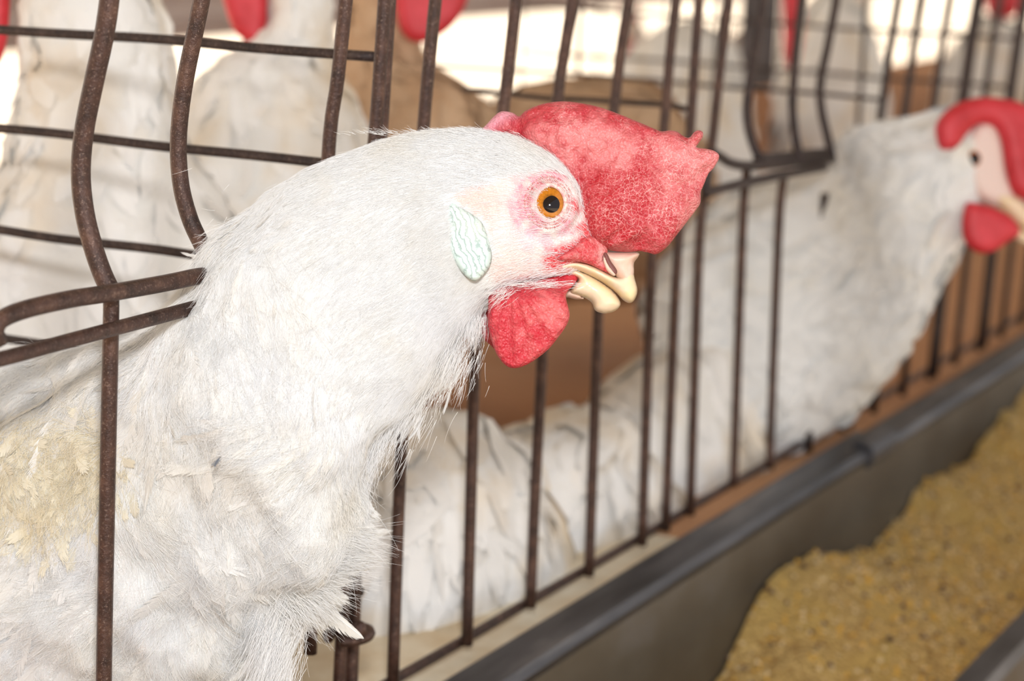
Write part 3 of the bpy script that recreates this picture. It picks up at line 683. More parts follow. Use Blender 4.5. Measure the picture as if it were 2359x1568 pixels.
hairfan('breast_wisps', (640, 1440, 26, 60), .640, -110, 7, 1600, .0150)
hairfan('throat_wisps', (1005, 805, 40, 40), .640, -112, 8, 2200, .0062)
hairfan('throat_wisps', (1085, 735, 16, 16), .636, -100, 10, 600, .0050)
hairfan('throat_wisps', (925, 890, 36, 36), .641, -118, 8, 1500, .0085)
hairfan('throat_wisps', (850, 980, 36, 36), .641, -112, 9, 1200, .0090)
hairfan('jaw_bristles', (1245, 654, 50, 5), .6285, 186, 9, 170, .0042, r=.00004)
hairfan('jaw_bristles', (1160, 672, 18, 10), .628, 215, 12, 160, .0042, r=.00004)
hairfan('nape_wisps', (500, 630, 14, 45), .640, -150, 22, 700, .0050)
hairfan('nape_wisps', (1040, 307, 110, 3), .642, 166, 7, 260, .0034)
hairfan('nape_wisps', (640, 455, 110, 40), .643, -148, 8, 10, .0050)
fan('nape_tuft', (480, 600, 8, 10), .652, -150, 14, 16, .0070, .0018)
hairfan('nape_wisps', (478, 690, 18, 12), .636, -165, 14, 420, .0065)
# single feathers that stand out
def quill(name, pts, d, wd, m, label=None, side=.25):
    P = crom(np.array([list(at(a, b, d+c)) for a, b, c in pts]), 14); T = np.gradient(P, axis=0); T /= np.linalg.norm(T, axis=1)[:, None]
    b = np.cross(T, -FWD); b /= np.linalg.norm(b, axis=1)[:, None]; vs = np.linspace(0, 1, 14); prof = np.interp(vs, [0, .1, .35, .7, .9, 1], [.15, .6, 1, .9, .55, .05])
    V, UV, FF = [], [], []
    for k in range(14):
        for s_, uu in ((-side*2, .1), (-side, .3), (0, .5), (.5, .75), (1, .95)): V.append(P[k]+b[k]*s_*wd*prof[k]-FWD*(-.25*abs(s_)**2*wd*prof[k])); UV.append((uu, vs[k]*.8))
    FF = [(k*5+c, k*5+c+1, (k+1)*5+c+1, (k+1)*5+c) for k in range(13) for c in range(4)]
    o = obj(name, V, FF, m, hen, attrs={'fid': [.3]*len(V)}, uv=UV); sh = tube('quill', P, np.linspace(.00045, .00012, 14), M['strand'], o, 6)
    if label: o['label'] = label
    return o
quill('loose_feather', [(690, 1386, .004), (742, 1396, -.002), (785, 1428, -.006), (838, 1470, -.004)], .650, .0042, M['feather'], 'curved white feather sticking out toward the wire clip', side=-.9 if 0 else .15)
quill('loose_feather', [(700, 1440, 0), (680, 1490, 0), (640, 1540, 0), (590, 1590, 0)], .646, .0013, M['feather'], 'long thin white feather hanging below the breast')
fan('grey_speck', (508, 1056, 2, 2), surf_at(HB, 505, 1060)[0]-.0035, -140, 8, 3, .0036, .0012, m=M['grey_feather'], kind=None)['label'] = 'small dark grey feather speck on the white breast'

# ---- comb
combp = Z([(295, 248), (330, 195), (385, 140), (420, 130), (468, 140), (497, 158), (530, 130), (580, 105), (650, 85), (740, 78), (830, 88), (930, 110), (1040, 150), (1150, 195), (1240, 233), (1268, 236), (1300, 232), (1335, 238), (1370, 262), (1400, 270), (1428, 240), (1450, 231), (1472, 240), (1472, 268), (1450, 300), (1440, 322), (1500, 331), (1542, 345), (1560, 372), (1535, 425), (1503, 462), (1478, 520), (1462, 560), (1460, 615), (1438, 652), (1400, 702), (1340, 780), (1285, 848), (1228, 888), (1185, 880), (1140, 872), (1080, 876), (1010, 872), (950, 858), (900, 830), (850, 760), (800, 660), (740, 560), (660, 460), (580, 390), (500, 330), (400, 290)])
def comb_centre(x, y): return -.0035*np.clip((x-1250)/350, 0, 1)**1.2-.0045*G2(x, y, 1400, 520, 90, 90)+.0025*G2(x, y, 1170, 300, 60)
def comb_rel(x, y, dd):
    r = .0012*fb(x, y, .012, 2)+.0005*fb(x, y, .045, 7)
    r += .0035*G2(x, y, 1390, 545, 55, 40)+.0022*G2(x, y, 1300, 320, 90, 50)-.0016*G2(x, y, 1190, 290, 14, 50)-.0018*G2(x, y, 1480, 560, 22, 40)
    r += .0010*np.sin((x*.6+y*.8)*.16)*G2(x, y, 1420, 540, 60, 30)+.0016*G2(x, y, 1520, 410, 80, 60)-.0012*np.exp(-((y-470+.55*(x-1500))/20)**2)*np.clip((x-1400)/50, 0, 1)
    return r
def comb_pig_sky(x, y):
    c = np.tile(np.array([.50, .028, .045]), (len(x), 1)); n_ = fb(x, y, .018, 1); n4 = fb(x, y, .06, 3)
    c = lerp(c, (.76, .25, .25), np.clip(G2(x, y, 1400, 340, 90, 55)*.95+G2(x, y, 1285, 345, 60, 45)*.5+G2(x, y, 1580, 420, 70, 110)*.55+G2(x, y, 1620, 360, 60, 30)*.6+n_*.5+n4*.15, 0, .85))
    c = lerp(c, (.46, .008, .018), np.clip(G2(x, y, 1385, 480, 65, 90)*1.1+G2(x, y, 1420, 550, 80, 30)*.6+G2(x, y, 1260, 255, 70, 16)*.5-n_*.5, 0, .9))
    c = lerp(c, (.84, .42, .52), np.clip(np.exp(-((y-255-(1180-x)*.6)/22)**2)*(x < 1200)*.7, 0, 1)); return c  # sky tint painted along the upper rim of the rear lobe
def comb_net(x, y): return np.clip(.12+.75*G2(x, y, 1590, 440, 110, 150)+.5*G2(x, y, 1400, 470, 120, 110)+fb(x, y, .015, 5)*.5, 0, .85)
blade('comb', combp, D0-.0005, .0048, 60, 4.5, M['comb'], hen, comb_centre, comb_rel, comb_pig_sky, comb_net, edge_t=.0005)
# ---- wattles
wat = Z([(352, 1068), (333, 1180), (333, 1260), (352, 1350), (385, 1430), (437, 1485), (490, 1492), (562, 1462), (645, 1400), (705, 1330), (752, 1260), (766, 1205), (748, 1130), (752, 1090), (790, 1050), (812, 1012), (780, 992), (700, 1000), (600, 1020), (480, 1045)])
def wat_pig(x, y):
    c = np.tile(np.array([.57, .018, .038]), (len(x), 1)); n_ = fb(x, y, .02, 11); n4 = fb(x, y, .07, 13)
    st = np.sin(np.arctan2(y-640, x-1180)*26+n_*5)
    c = lerp(c, (.82, .20, .20), np.clip(G2(x, y, 1265, 710, 50, 50)*.55+n_*.5+st*.12+n4*.2, 0, .8)); return lerp(c, (.60, .02, .045), np.clip(G2(x, y, 1165, 690, 25, 90)*.6-n4*.3, 0, .8))
blade('wattle', wat, D0-.0105, .0021, 16, 4.5, M['comb'], hen, lambda x, y: .0085*np.clip((690-y)/45, 0, 1)+.004*np.clip((y-650)/180, 0, 1)-.002*np.sin((x-1130)/60), lambda x, y, d: .0006*fb(x, y, .03, 21)+.0004*np.sin(np.arctan2(y-640, x-1180)*22), wat_pig, lambda x, y: np.full(len(x), .12), edge_t=.0003)
wat2 = Z([(320, 1150), (296, 1230), (290, 1290), (312, 1340), (350, 1375), (420, 1440), (520, 1440), (600, 1350), (640, 1200), (600, 1080), (400, 1060)])
blade('wattle', wat2, D0+.0105, .0020, 16, 7, M['comb'], hen, None, None, wat_pig, lambda x, y: np.full(len(x), .2), edge_t=.0003)
# ---- earlobe
lob = Z([(150, 612), (185, 640), (235, 668), (300, 720), (332, 790), (352, 880), (350, 930), (330, 975), (270, 1030), (212, 1003), (150, 925), (105, 835), (78, 740), (92, 655), (125, 620)])
ld, ln_ = surf_at(HB, 1070, 560)
blade('earlobe', lob, ld-.0002, .0022, 14, 4.5, M['lobe'], hen, lambda x, y: .0025*np.clip((1040-x)/40, -1, 1)*0+.0022*((x-1080)/60)**2, lambda x, y, d: .0004*fb(x, y, .05, 31), None, None)
# ---- beak
up = Z([(655, 962), (668, 945), (720, 932), (800, 922), (870, 936), (935, 968), (1000, 1002), (1030, 1008), (1055, 985), (1088, 940), (1100, 960), (1112, 1020), (1126, 1080), (1112, 1128), (1085, 1148), (1050, 1132), (1012, 1092), (950, 1045), (880, 1005), (800, 972), (720, 975), (672, 978)])
def bk_rel(x, y, d): return .0030*G2(x, y, 1400, 640, 60, 40)+.0004*fb(x, y, .03, 41)
def bk_cen(x, y): return -.0050*np.clip((1440-x)/140, 0, 1)
blade('upper_beak', up, D0, .0042, 22, 4, M['beak'], hen, bk_cen, bk_rel)
culm = Z([(935, 868), (985, 872), (1060, 872), (1130, 880), (1132, 900), (1108, 935), (1108, 985), (1100, 1040), (1060, 1060), (1000, 1010), (960, 960), (938, 905)])
blade('beak_ridge', culm, D0+.0002, .0062, 26, 4, M['cere'], hen, lambda x, y: -.0012*np.clip((1420-x)/40, 0, 1), lambda x, y, d: .0008*G2(x, y, 1430, 590, 25, 18))['label'] = 'pinkish horny ridge above the beak'
nos = Z([(944, 880), (965, 885), (985, 925), (1018, 975), (1008, 998), (985, 985), (960, 940)])
blade('nostril', nos, D0-.0080, .0008, 6, 3, M['dark'], hen)
flap = Z([(950, 885), (958, 915), (985, 960), (1010, 992), (1000, 1004), (965, 978), (945, 930)])
blade('nostril_flap', flap, D0-.0082, .0010, 6, 3, M['cere'], hen)
low = Z([(690, 978), (760, 985), (800, 972), (880, 1003), (950, 1046), (1000, 1088), (1036, 1145), (1020, 1180), (985, 1198), (940, 1202), (900, 1185), (883, 1145), (835, 1115), (770, 1092), (790, 1050), (812, 1020), (760, 995)])
blade('lower_beak', low, D0+.0006, .0048, 26, 4, M['beak'], hen, lambda x, y: -.0030*np.clip((1420-x)/120, 0, 1), lambda x, y, d: .0003*fb(x, y, .03, 43)+.0008*G2(x, y, 1385, 660, 30, 30))
chin = Z([(700, 1050), (780, 1075), (830, 1108), (850, 1125), (800, 1128), (760, 1118), (700, 1110)])
blade('chin_skin', chin, D0+.001, .003, 10, 4, M['cere'], hen)
lore = Z([(840, 800), (900, 790), (945, 800), (968, 872), (948, 905), (960, 950), (1000, 998), (940, 976), (870, 942), (800, 926), (740, 922), (700, 912), (760, 870), (800, 840)])
def lore_pig(x, y):
    n_ = fb(x, y, .05, 51); c = lerp(np.tile(np.array([.60, .03, .045]), (len(x), 1)), (.84, .40, .38), np.clip(G2(x, y, 1385, 585, 12, 30)*.9+n_*.5, 0, .8)); return c
blade('lore_skin', lore, D0-.0062, .0030, 22, 4, M['comb'], hen, lambda x, y: -.0050*np.clip((1385-x)/80, 0, 1), lambda x, y, d: .0006*fb(x, y, .06, 53), lore_pig, lambda x, y: np.full(len(x), .35), edge_t=.0002)
# ---- eye
en = -FWD*.97+RIGHT*.12+UP*.1; en /= np.linalg.norm(en)
e1 = np.cross(UP, en); e1 /= np.linalg.norm(e1); e2 = np.cross(en, e1)
ec = at(ex, ey, ed)+FWD*.0012
PXM = ed/F                                                                    # metres per pixel at the eye
def dome(name, c, rx, ry, h, m, parent, tilt=0.0, hole=0., flip=1, pigf=None, nr=16, na=48, off=(0, 0), z0=0.):
    V, FF, pg = [], [], []
    for i_ in range(nr+1):
        q = i_/nr
        for k in range(na):
            a = 2*math.pi*k/na; x_, y_ = q*math.cos(a)*rx, q*math.sin(a)*ry
            xx, yy = x_*math.cos(tilt)-y_*math.sin(tilt), x_*math.sin(tilt)+y_*math.cos(tilt)
            V.append(c+e1*(xx+off[0])+e2*(yy+off[1])+en*(z0+h*(1-q*q))); pg.append(pigf(q, a) if pigf else (0, 0, 0))
    FF = [(i_*na+k, i_*na+(k+1) % na, (i_+1)*na+(k+1) % na, (i_+1)*na+k) for i_ in range(nr) for k in range(na)]
    return obj(name, V, FF, m, parent, attrs={'pigment': pg} if pigf else None)
eye = ellipsoid('eye', ec-en*.0036, [e1*.0052, e2*.0056, en*.0044], M['cornea_rim'], hen, 40, 24)
def irisc(q, a):
    c = np.array([.46, .15, .004])
    if q < .60: c = c*(.45+.55*max(0, (q-.45)/.15)) if q > .45 else c*.4
    if q > .86: c = c*(1-.75*min(1, (q-.86)/.14))
    return tuple(c*(1+.12*math.sin(a*17)+.08*math.sin(a*41)))
iris = dome('iris', ec, 34.5*PXM, 37.5*PXM, .0011, M['iris'], eye, 0, pigf=irisc, z0=.0003, off=(1.5*PXM, -1*PXM))
pup = dome('pupil', ec, 19.5*PXM, 20*PXM, .0006, M['pupil'], eye, z0=.00118, off=(5*PXM, -5*PXM))
# eyelid: rim with rows of tiny beads
lidV = []
def lid_ring(name, rx, ry, r, zz, m, jitter=0):
    P = [ec+e1*(rx*math.cos(a)*PXM+0*PXM)+e2*(ry*math.sin(a)*PXM)+en*zz for a in np.linspace(0, 2*math.pi, 60)]
    return tube(name, P, r, m, hen, 10)
M['lid'] = mat_noise('eyelid_skin', [(.35, (.75, .30, .30)), (.6, (.88, .66, .60))], 1200, rough=.45, sss=.1)
M['lid_red'] = mat_noise('eyelid_bead_skin', [(.4, (.62, .16, .17)), (.6, (.85, .55, .50))], 900, rough=.4)
lid_ring('eyelid', 39.5, 43, .00075, .0000, M['lid'])
def beads(name, rows, m):
    VV, FF = [], []
    base = np.array([(1, 0, 0), (-1, 0, 0), (0, 1, 0), (0, -1, 0), (0, 0, 1), (0, 0, -1)], float); fbb = [(0, 2, 4), (2, 1, 4), (1, 3, 4), (3, 0, 4), (2, 0, 5), (1, 2, 5), (3, 1, 5), (0, 3, 5)]
    for (rx, ry, n_, s_, zz) in rows:
        for k in range(n_):
            a = 2*math.pi*(k+rng.random()*.3)/n_; qx_, qy_ = ex+rx*math.cos(a), ey-ry*math.sin(a); p = at(qx_, qy_, surf_at(HB, qx_, qy_)[0]-.00012); q = len(VV); sc = s_*rng.uniform(.7, 1.2)
            VV += [p+sc*(b_[0]*e1+b_[1]*e2+b_[2]*en) for b_ in base]; FF += [tuple(q+c for c in f_) for f_ in fbb]
    o = obj(name, VV, FF, m, hen); o['kind'] = 'stuff'; return o
beads('eyelid_beads', [(43, 47, 74, .00030, .0005), (48.5, 52.5, 70, .00034, .0005), (55, 59, 66, .00036, .0003)], M['lid_red'])

# ------------------------------------------------------------------ other hens in the cages
def bhen(name, label, base, sec, body='back_white', fm='back_feather', nfe=500, fl=(.03, .014), fluff=.003, ex=2.1, ns=110, nt=72, group=None, lift=.12):
    t = thing('hen', label, 'hen', base, group); L = Loft(sec, ns, nt, ex, fluff=fluff, fs=45)
    L.mesh('body', M[body], t)
    i, j = L.sample(nfe, lambda q: (np.arange(q.ns)/q.ns > .02)[:, None]*(np.arange(q.ns)/q.ns < .97)[:, None])
    feathers('plumage', L, i, j, fl[0]*rng.uniform(.6, 1.2, nfe), fl[1]*rng.uniform(.7, 1.2, nfe), M[fm], t, phi=rng.normal(0, .35, nfe), lift=lift)
    return t, L
RB = M['red_blur']
def rblade(name, pts, d, T, t, step=8, Rr=25, m=None): return blade(name, np.array(pts, float), d, T, Rr, step, m or RB, t, None, None, edge_t=.0004)
# A: tall white neck and body behind the left bars
tA, _ = bhen('hen', 'white hen seen through the cross wires behind the bowed bars', at(150, 1000, .90),
     [(1050, 1500, -500, 1700, .905, .05), (880, 1100, -450, 1250, .905, .052), (700, 800, -360, 850, .905, .055), (590, 600, -240, 700, .905, .055), (505, 455, -90, 580, .90, .052), (432, 330, -10, 470, .895, .048), (405, 200, 40, 320, .89, .044), (392, 120, 50, 200, .885, .042), (372, 40, 60, 80, .885, .040), (335, -40, 70, -50, .885, .036), (290, -130, 90, -150, .885, .03), (240, -190, 120, -200, .885, .02)], nfe=700, fl=(.03, .010), lift=.05)
rblade('wattle', [(-60, -120), (20, -130), (22, 20), (12, 110), (-10, 150), (-50, 120), (-80, 0)], .875, .004, tA)
rblade('comb', [(60, -150), (90, -260), (140, -250), (180, -300), (230, -250), (280, -270), (300, -180), (240, -160), (140, -150)], .885, .004, tA)
# B: white hen with red wattle, turned left
tB, _ = bhen('hen', 'white hen with a long pale neck and hanging red wattle at top left', at(640, 1000, 1.0),
     [(1000, 1300, 420, 1500, 1.02, .07), (960, 900, 400, 1000, 1.02, .07), (930, 640, 400, 660, 1.02, .07), (900, 430, 405, 500, 1.02, .065), (850, 300, 425, 330, 1.02, .058), (800, 210, 460, 200, 1.02, .048), (772, 140, 545, 130, 1.02, .036), (768, 60, 602, 60, 1.02, .03), (770, -30, 612, -30, 1.02, .028), (770, -120, 612, -130, 1.02, .028), (740, -200, 630, -210, 1.02, .02)], nfe=500, fl=(.026, .012), lift=.06)
rblade('wattle', [(505, -60), (560, -80), (612, -60), (612, 90), (590, 104), (560, 90), (528, 50)], 1.0, .005, tB)
# C: white hen right of B with a red wattle, shade painted as tan plumage
tC, _ = bhen('hen', 'white hen painted tan for shade, with a red wattle right of the pale neck', at(900, 1000, 1.12),
     [(1000, 900, 760, 950, 1.14, .06), (1100, 700, 760, 750, 1.14, .08), (1200, 480, 770, 480, 1.14, .08), (1180, 300, 775, 300, 1.14, .07), (1090, 222, 780, 200, 1.14, .055), (1010, 170, 785, 130, 1.14, .045), (965, 110, 790, 60, 1.14, .036), (945, 30, 795, -30, 1.14, .034), (940, -80, 800, -120, 1.14, .034), (920, -170, 820, -180, 1.14, .02)], 'tan', 'shaded_white_feather', nfe=350, lift=.05)
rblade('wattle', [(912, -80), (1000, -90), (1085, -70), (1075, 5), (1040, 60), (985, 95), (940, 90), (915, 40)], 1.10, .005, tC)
# D: white hen's back behind the red comb, its shade painted tan
tD, _ = bhen('hen', 'back of a white hen painted tan for shade, blurred behind the red comb', at(1400, 900, 1.3),
     [(1060, 500, 1080, 560, 1.32, .03), (1120, 280, 1120, 620, 1.32, .07), (1190, 215, 1180, 660, 1.32, .09), (1270, 192, 1260, 680, 1.32, .10), (1350, 182, 1350, 690, 1.32, .10), (1440, 190, 1450, 690, 1.32, .10), (1520, 232, 1540, 670, 1.32, .09), (1590, 300, 1610, 640, 1.32, .07), (1650, 400, 1660, 560, 1.32, .03)], 'tan', 'shaded_white_feather', nfe=350, lift=.05)
# hens low in the cage
tE, _ = bhen('hen', 'white hen with a peaked tail blurred below the red wattle', at(1040, 1410, .86),
     [(1290, 1400, 815, 1500, .905, .022, .075, -.06), (1285, 1330, 815, 1420, .905, .030, .075, -.062), (1262, 1250, 825, 1300, .905, .030, .07, -.06), (1225, 1160, 838, 1190, .905, .030, .06, -.06), (1160, 1060, 872, 1110, .905, .026, .04, -.05), (1110, 1000, 935, 1020, .905, .020, .03, -.03), (1075, 960, 985, 965, .905, .016, .015, -.015), (1045, 944, 1015, 944, .905, .007, 0, 0)], nfe=420, fl=(.04, .014), fluff=.002, lift=.06)
tE2, _ = bhen('hen', 'white hen with pale bluish rump low behind the middle bars', at(1350, 1250, .97),
     [(1560, 1230, 1140, 1410, 1.005, .024, .075, -.06), (1550, 1170, 1140, 1330, 1.005, .030, .075, -.06), (1500, 1110, 1150, 1200, 1.005, .030, .065, -.06), (1440, 1050, 1165, 1090, 1.005, .028, .045, -.055), (1395, 1000, 1195, 1020, 1.005, .032, .03, -.04), (1370, 960, 1250, 980, 1.005, .024, .02, -.02), (1350, 935, 1290, 940, 1.005, .012, 0, 0)], nfe=320, fl=(.036, .013), fluff=.002, lift=.06)
tE3, _ = bhen('hen', 'white hen rump slanting up between the bars right of the beak', at(1560, 1100, 1.09),
     [(1770, 1120, 1370, 1250, 1.115, .035, .06, -.075), (1730, 1060, 1375, 1120, 1.115, .036, .055, -.07), (1690, 900, 1385, 1000, 1.115, .036, .05, -.06), (1660, 820, 1430, 900, 1.115, .034, .03, -.04), (1640, 780, 1500, 822, 1.115, .022, .02, -.02), (1625, 762, 1575, 770, 1.115, .010, 0, 0)], nfe=300, fl=(.034, .012), fluff=.002, lift=.06)

bhen('hen', 'white hen back blurred behind the far gate, above the comb tip', at(1560, 900, 1.75),
     [(1385, 330, 1400, 700, 1.80, .05), (1430, 150, 1440, 760, 1.80, .10), (1520, 70, 1530, 800, 1.80, .13), (1610, 60, 1620, 800, 1.80, .13), (1680, 110, 1700, 780, 1.80, .11), (1720, 230, 1740, 700, 1.80, .06)], nfe=150, fl=(.05, .02), fluff=.004, lift=.04)
tF, _ = bhen('hen', 'blurred white hen with a pink wattle between the dark post and the far hen', at(1900, 900, 2.0),
     [(1790, 260, 1780, 600, 2.05, .05), (1830, 60, 1830, 660, 2.05, .11), (1900, -20, 1900, 680, 2.05, .13), (1960, 0, 1970, 680, 2.05, .12), (2010, 120, 2020, 640, 2.05, .08), (2035, 230, 2045, 560, 2.05, .04)], nfe=150, fl=(.05, .02), fluff=.004, lift=.04)
rblade('wattle', [(1806, -40), (1848, -40), (1852, 60), (1838, 148), (1818, 162), (1804, 110)], 1.86, .010, tF)
tG, _ = bhen('hen', 'cream hen with a red wattle at the top right corner', at(2270, 900, 2.35),
     [(2150, 260, 2150, 500, 2.38, .05), (2200, 110, 2200, 560, 2.38, .11), (2260, 50, 2260, 580, 2.38, .12), (2330, 60, 2330, 580, 2.38, .12), (2420, 120, 2420, 560, 2.38, .10), (2500, 260, 2500, 500, 2.38, .05)], nfe=150, fl=(.05, .02), fluff=.004, lift=.04)
rblade('wattle', [(2270, -60), (2350, -60), (2348, 20), (2325, 42), (2290, 40), (2272, 20)], 2.2, .010, tG)
# hen leaning out of the far opening
h2, L2 = bhen('hen', 'blurred white hen with its red-combed head out at the right edge', at(1850, 1200, 1.07),
     [(1470, 700, 1560, 1050, 1.13, .040), (1560, 560, 1640, 1100, 1.14, .050), (1640, 470, 1700, 1120, 1.15, .055), (1740, 410, 1790, 1090, 1.16, .055), (1840, 385, 1880, 1010, 1.155, .052), (1910, 350, 1985, 935, 1.135, .050), (1935, 325, 2065, 830, 1.115, .048), (1975, 298, 2120, 740, 1.10, .046), (2030, 285, 2168, 650, 1.09, .041), (2095, 272, 2205, 580, 1.08, .034), (2150, 258, 2235, 530, 1.075, .030), (2200, 250, 2262, 500, 1.075, .027), (2250, 262, 2290, 492, 1.075, .024), (2300, 300, 2320, 490, 1.075, .019), (2340, 360, 2345, 500, 1.075, .013), (2365, 430, 2362, 510, 1.075, .008)], 'plain', 'plain_feather', nfe=1100, fl=(.022, .009), fluff=.002, ns=160, nt=100, lift=.06)
mat_face2 = mat('pale_face_skin', (.84, .66, .60), .5, sss=.1)
g_ = pix(L2.G.reshape(-1, 3))
rblade('comb', [(2155, 300), (2165, 270), (2200, 240), (2250, 225), (2300, 226), (2360, 240), (2430, 300), (2470, 400), (2455, 470), (2400, 490), (2360, 462), (2330, 440), (2315, 380), (2305, 320), (2285, 290), (2250, 288), (2222, 315), (2204, 345), (2168, 345)], 1.047, .0050, h2, 8, 30)
rblade('wattle', [(2225, 470), (2216, 520), (2225, 560), (2255, 583), (2290, 578), (2325, 555), (2350, 535), (2330, 500), (2290, 478), (2250, 468)], 1.046, .004, h2)
rblade('face_skin', [(2232, 300), (2262, 276), (2290, 285), (2310, 330), (2320, 400), (2340, 455), (2320, 480), (2270, 470), (2235, 440), (2222, 380), (2225, 330)], 1.053, .0065, h2, m=mat_face2)
rblade('earlobe', [(2172, 350), (2190, 342), (2208, 360), (2215, 400), (2218, 440), (2200, 450), (2182, 425), (2172, 390)], 1.050, .0035, h2, m=M['lobe'])
rblade('upper_beak', [(2285, 452), (2310, 445), (2340, 452), (2370, 480), (2400, 520), (2405, 550), (2380, 545), (2345, 515), (2310, 480)], 1.049, .004, h2, m=M['beak'])
rblade('lower_beak', [(2300, 478), (2340, 518), (2380, 552), (2370, 566), (2335, 545), (2300, 505)], 1.050, .0035, h2, m=M['beak'])
e_c = at(2244, 366, 1.0475)
eb = ellipsoid('eye', e_c, [RIGHT*.0038, UP*.0044, FWD*.0022], mat('far_iris', (.55, .16, .03), .2), h2)
ellipsoid('pupil', e_c-FWD*.0015, [RIGHT*.0026, UP*.0030, FWD*.0012], M['pupil'], eb, 16, 10)

# ------------------------------------------------------------------ row of cages beyond, with whole hens
def lathe_sec(cs, rs, up=(0, 0, 1), n=20):
    """smooth tube body through centres cs with (half width, half height) rs"""
    C = crom(np.array(cs, float), 40); R_ = crom(np.array(rs, float), 40); T = np.gradient(C, axis=0); T /= np.linalg.norm(T, axis=1)[:, None]; V = []
    for c, r, t in zip(C, R_, T):
        sd = np.array([0, 1., 0]); u = np.cross(t, sd); u /= np.linalg.norm(u)
        for k in range(n):
            a = 2*math.pi*k/n; V.append(c+sd*r[0]*math.cos(a)+u*r[1]*math.sin(a))
    FF = [(i*n+k, i*n+(k+1) % n, (i+1)*n+(k+1) % n, (i+1)*n+k) for i in range(39) for k in range(n)]
    return V, FF+[tuple(range(n))[::-1], tuple(39*n+k for k in range(n))]
def flat(name, pts, th, m, parent):
    P = closed(pts, 40); n = len(P); c = P.mean(0); V = []
    for s_, w_ in ((-1, .75), (0, 1), (1, .75)): V += [(c[0]+(p[0]-c[0])*w_, s_*th, c[1]+(p[1]-c[1])*w_) for p in P]
    FF = [(r*n+k, r*n+(k+1) % n, (r+1)*n+(k+1) % n, (r+1)*n+k) for r in range(2) for k in range(n)]+[tuple(range(n)), tuple(2*n+k for k in range(n))[::-1]]
    return obj(name, V, FF, m, parent)
def whole_hen():
    """a complete hen facing +X, standing at the origin"""
    t = thing('hen', 'x', 'hen', (0, 0, 0))
    V, FF = lathe_sec([(-.20, 0, .27), (-.15, 0, .235), (-.08, 0, .20), (0, 0, .185), (.07, 0, .20), (.10, 0, .25), (.105, 0, .31), (.115, 0, .355), (.135, 0, .375), (.155, 0, .368)], [(.008, .02), (.03, .04), (.06, .065), (.072, .08), (.06, .07), (.036, .042), (.024, .026), (.021, .022), (.018, .02), (.008, .010)])
    obj('body', V, FF, M['back_white'], t)
    flat('tail', [(-.14, .22), (-.22, .27), (-.27, .34), (-.25, .36), (-.19, .33), (-.12, .27)], .014, M['back_white'], t)
    for s_ in (-1, 1):
        V, FF = lathe_sec([(.05, s_*.062, .215), (0, s_*.07, .20), (-.08, s_*.06, .19), (-.15, s_*.035, .20)], [(.008, .02), (.014, .045), (.012, .035), (.004, .01)]); obj('wing', V, FF, M['back_white'], t)
        flat_ = flat('wattle', [(.15, .355), (.165, .35), (.165, .32), (.155, .305), (.143, .318), (.142, .345)], .003, RB, t); flat_.location = (0, s_*.006, 0)
        tube('leg', [(0, s_*.03, .13), (.012, s_*.03, .07), (0, s_*.03, .006)], [.008, .005, .0045], M['beak'], t, 8)
        V, FF = [], []
        for a in (-35, 0, 35, 180):
            q = math.radians(a); L_ = .035 if a != 180 else .018; v, f = tube_geo([(0, s_*.03, .004), (L_*.6*math.cos(q), s_*.03+L_*.6*math.sin(q), .005), (L_*math.cos(q), s_*.03+L_*math.sin(q), .002)], [.004, .003, .001], 6)
            FF += [tuple(len(V)+c for c in ff) for ff in f]; V += list(v)
        obj('foot', V, FF, M['beak'], t)
        ellipsoid('eye', (.146, s_*.017, .378), [np.array([.004, 0, 0]), np.array([0, .003, 0]), np.array([0, 0, .004])], M['pupil'], t, 12, 8)
    flat('comb', [(.165, .378), (.15, .392), (.13, .392), (.112, .385), (.105, .405), (.122, .412), (.130, .43), (.142, .418), (.152, .432), (.162, .415), (.175, .418), (.176, .395)], .004, RB, t)
    V, FF = lathe_sec([(.15, 0, .366), (.168, 0, .364), (.182, 0, .356)], [(.009, .009), (.006, .007), (.001, .0015)]); obj('beak', V, FF, M['beak'], t)
    return t
proto = whole_hen()
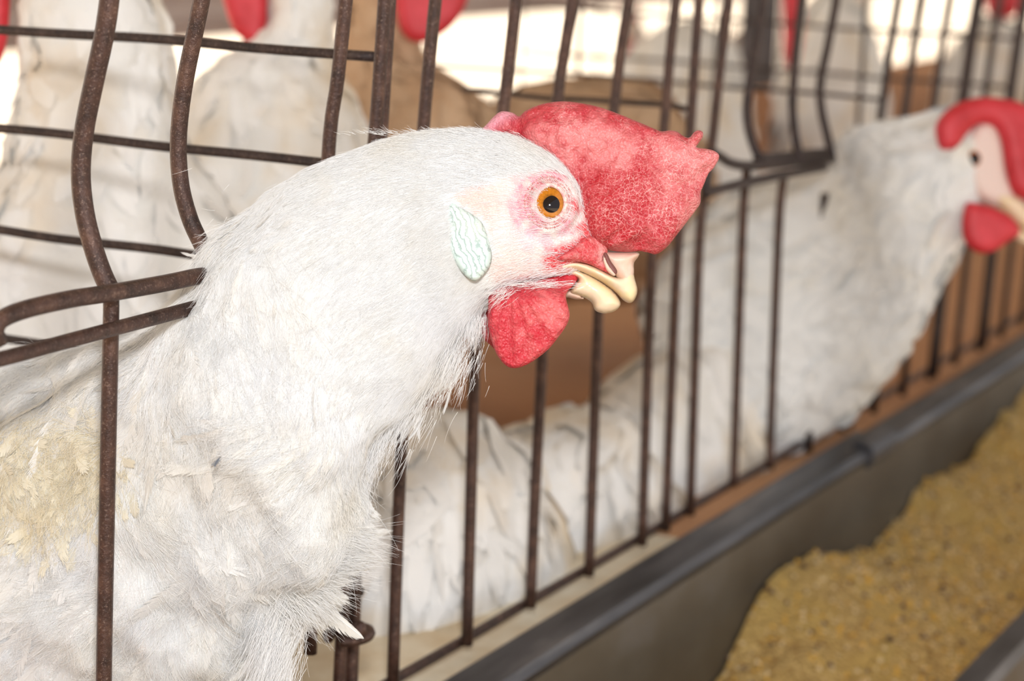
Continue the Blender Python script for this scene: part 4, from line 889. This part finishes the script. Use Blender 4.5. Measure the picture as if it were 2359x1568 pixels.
def dup(t, loc, rz, label, group=None, sc=1.0):
    r = t.copy(); S.collection.objects.link(r); r.location = loc; r.rotation_euler = (0, 0, rz); r.scale = (sc,)*3; r['label'] = label
    for c in t.children:
        d = c.copy(); S.collection.objects.link(d); d.parent = r
    return r
ZF = .66                                                                     # floor of the far row
def far_at(px, py, z): r = ray(px, py); k = (z-CAM[2])/r[2]; return CAM+r*k
rack = thing('far_cage_rack', 'distant blurred two-tier rack of cages across the aisle', 'cage', (5, 1.6, .45))
M['rack'] = mat_noise('rack_pinkish_grey', [(.3, (.42, .30, .26)), (.7, (.60, .50, .46))], 6, rough=.7)
box('lower_tray', (1.5, 1.30, .43), (14, 2.0, .45), M['rack'], rack)
box('upper_tray', (1.5, 1.30, .905), (14, 2.0, .93), M['rack'], rack)
box('rack_rail', (1.5, 1.285, .95), (14, 1.295, .99), M['rack'], rack)
for k in range(28): tube('rack_wire', [(2.2+.3*k, 1.29, .45), (2.2+.3*k, 1.29, 1.3)], .003, M['dark_wire'], rack, 6)
for z in (.62, .78): tube('cross_wire', [(1.5, 1.29, z), (14, 1.29, z)], .003, M['dark_wire'], rack, 6)
FAR = [  # pixel column, distance into the rack, heading, size, label
    (1540, 1.55, 2.9, 'distant white hen just above the tip of the big comb'),
    (1840, 1.50, 3.3, 'distant white hen just right of the dark post, in the far rack'),
    (1960, 1.70, .2, 'distant white hen blurred behind the bowed far gate'),
    (2300, 1.60, 3.0, 'distant white hen with a red comb at the top right corner'),
    (1250, 1.9, 3.1, 'distant white hen low behind the tan-painted hens')]
FAR = FAR[:3]
first = True
for px, yy, rz, lb in FAR:
    p = on_y(px, 200, yy); base = (p[0], p[1], .45)
    if first: proto.location = base; proto.rotation_euler = (0, 0, rz); proto['label'] = lb; first = False
    else: dup(proto, base, rz, lb)
pp = on_y(1750, 60, .75)
o = thing('support_post', 'dark grey post blurred above the far gate', 'post', (pp[0], pp[1], 0))
box('post_shaft', (pp[0]-.022, pp[1]-.02, 0), (pp[0]+.022, pp[1]+.02, 2.35), M['post'], o)
box('post_foot', (pp[0]-.06, pp[1]-.06, 0), (pp[0]+.06, pp[1]+.06, .02), M['post'], o)
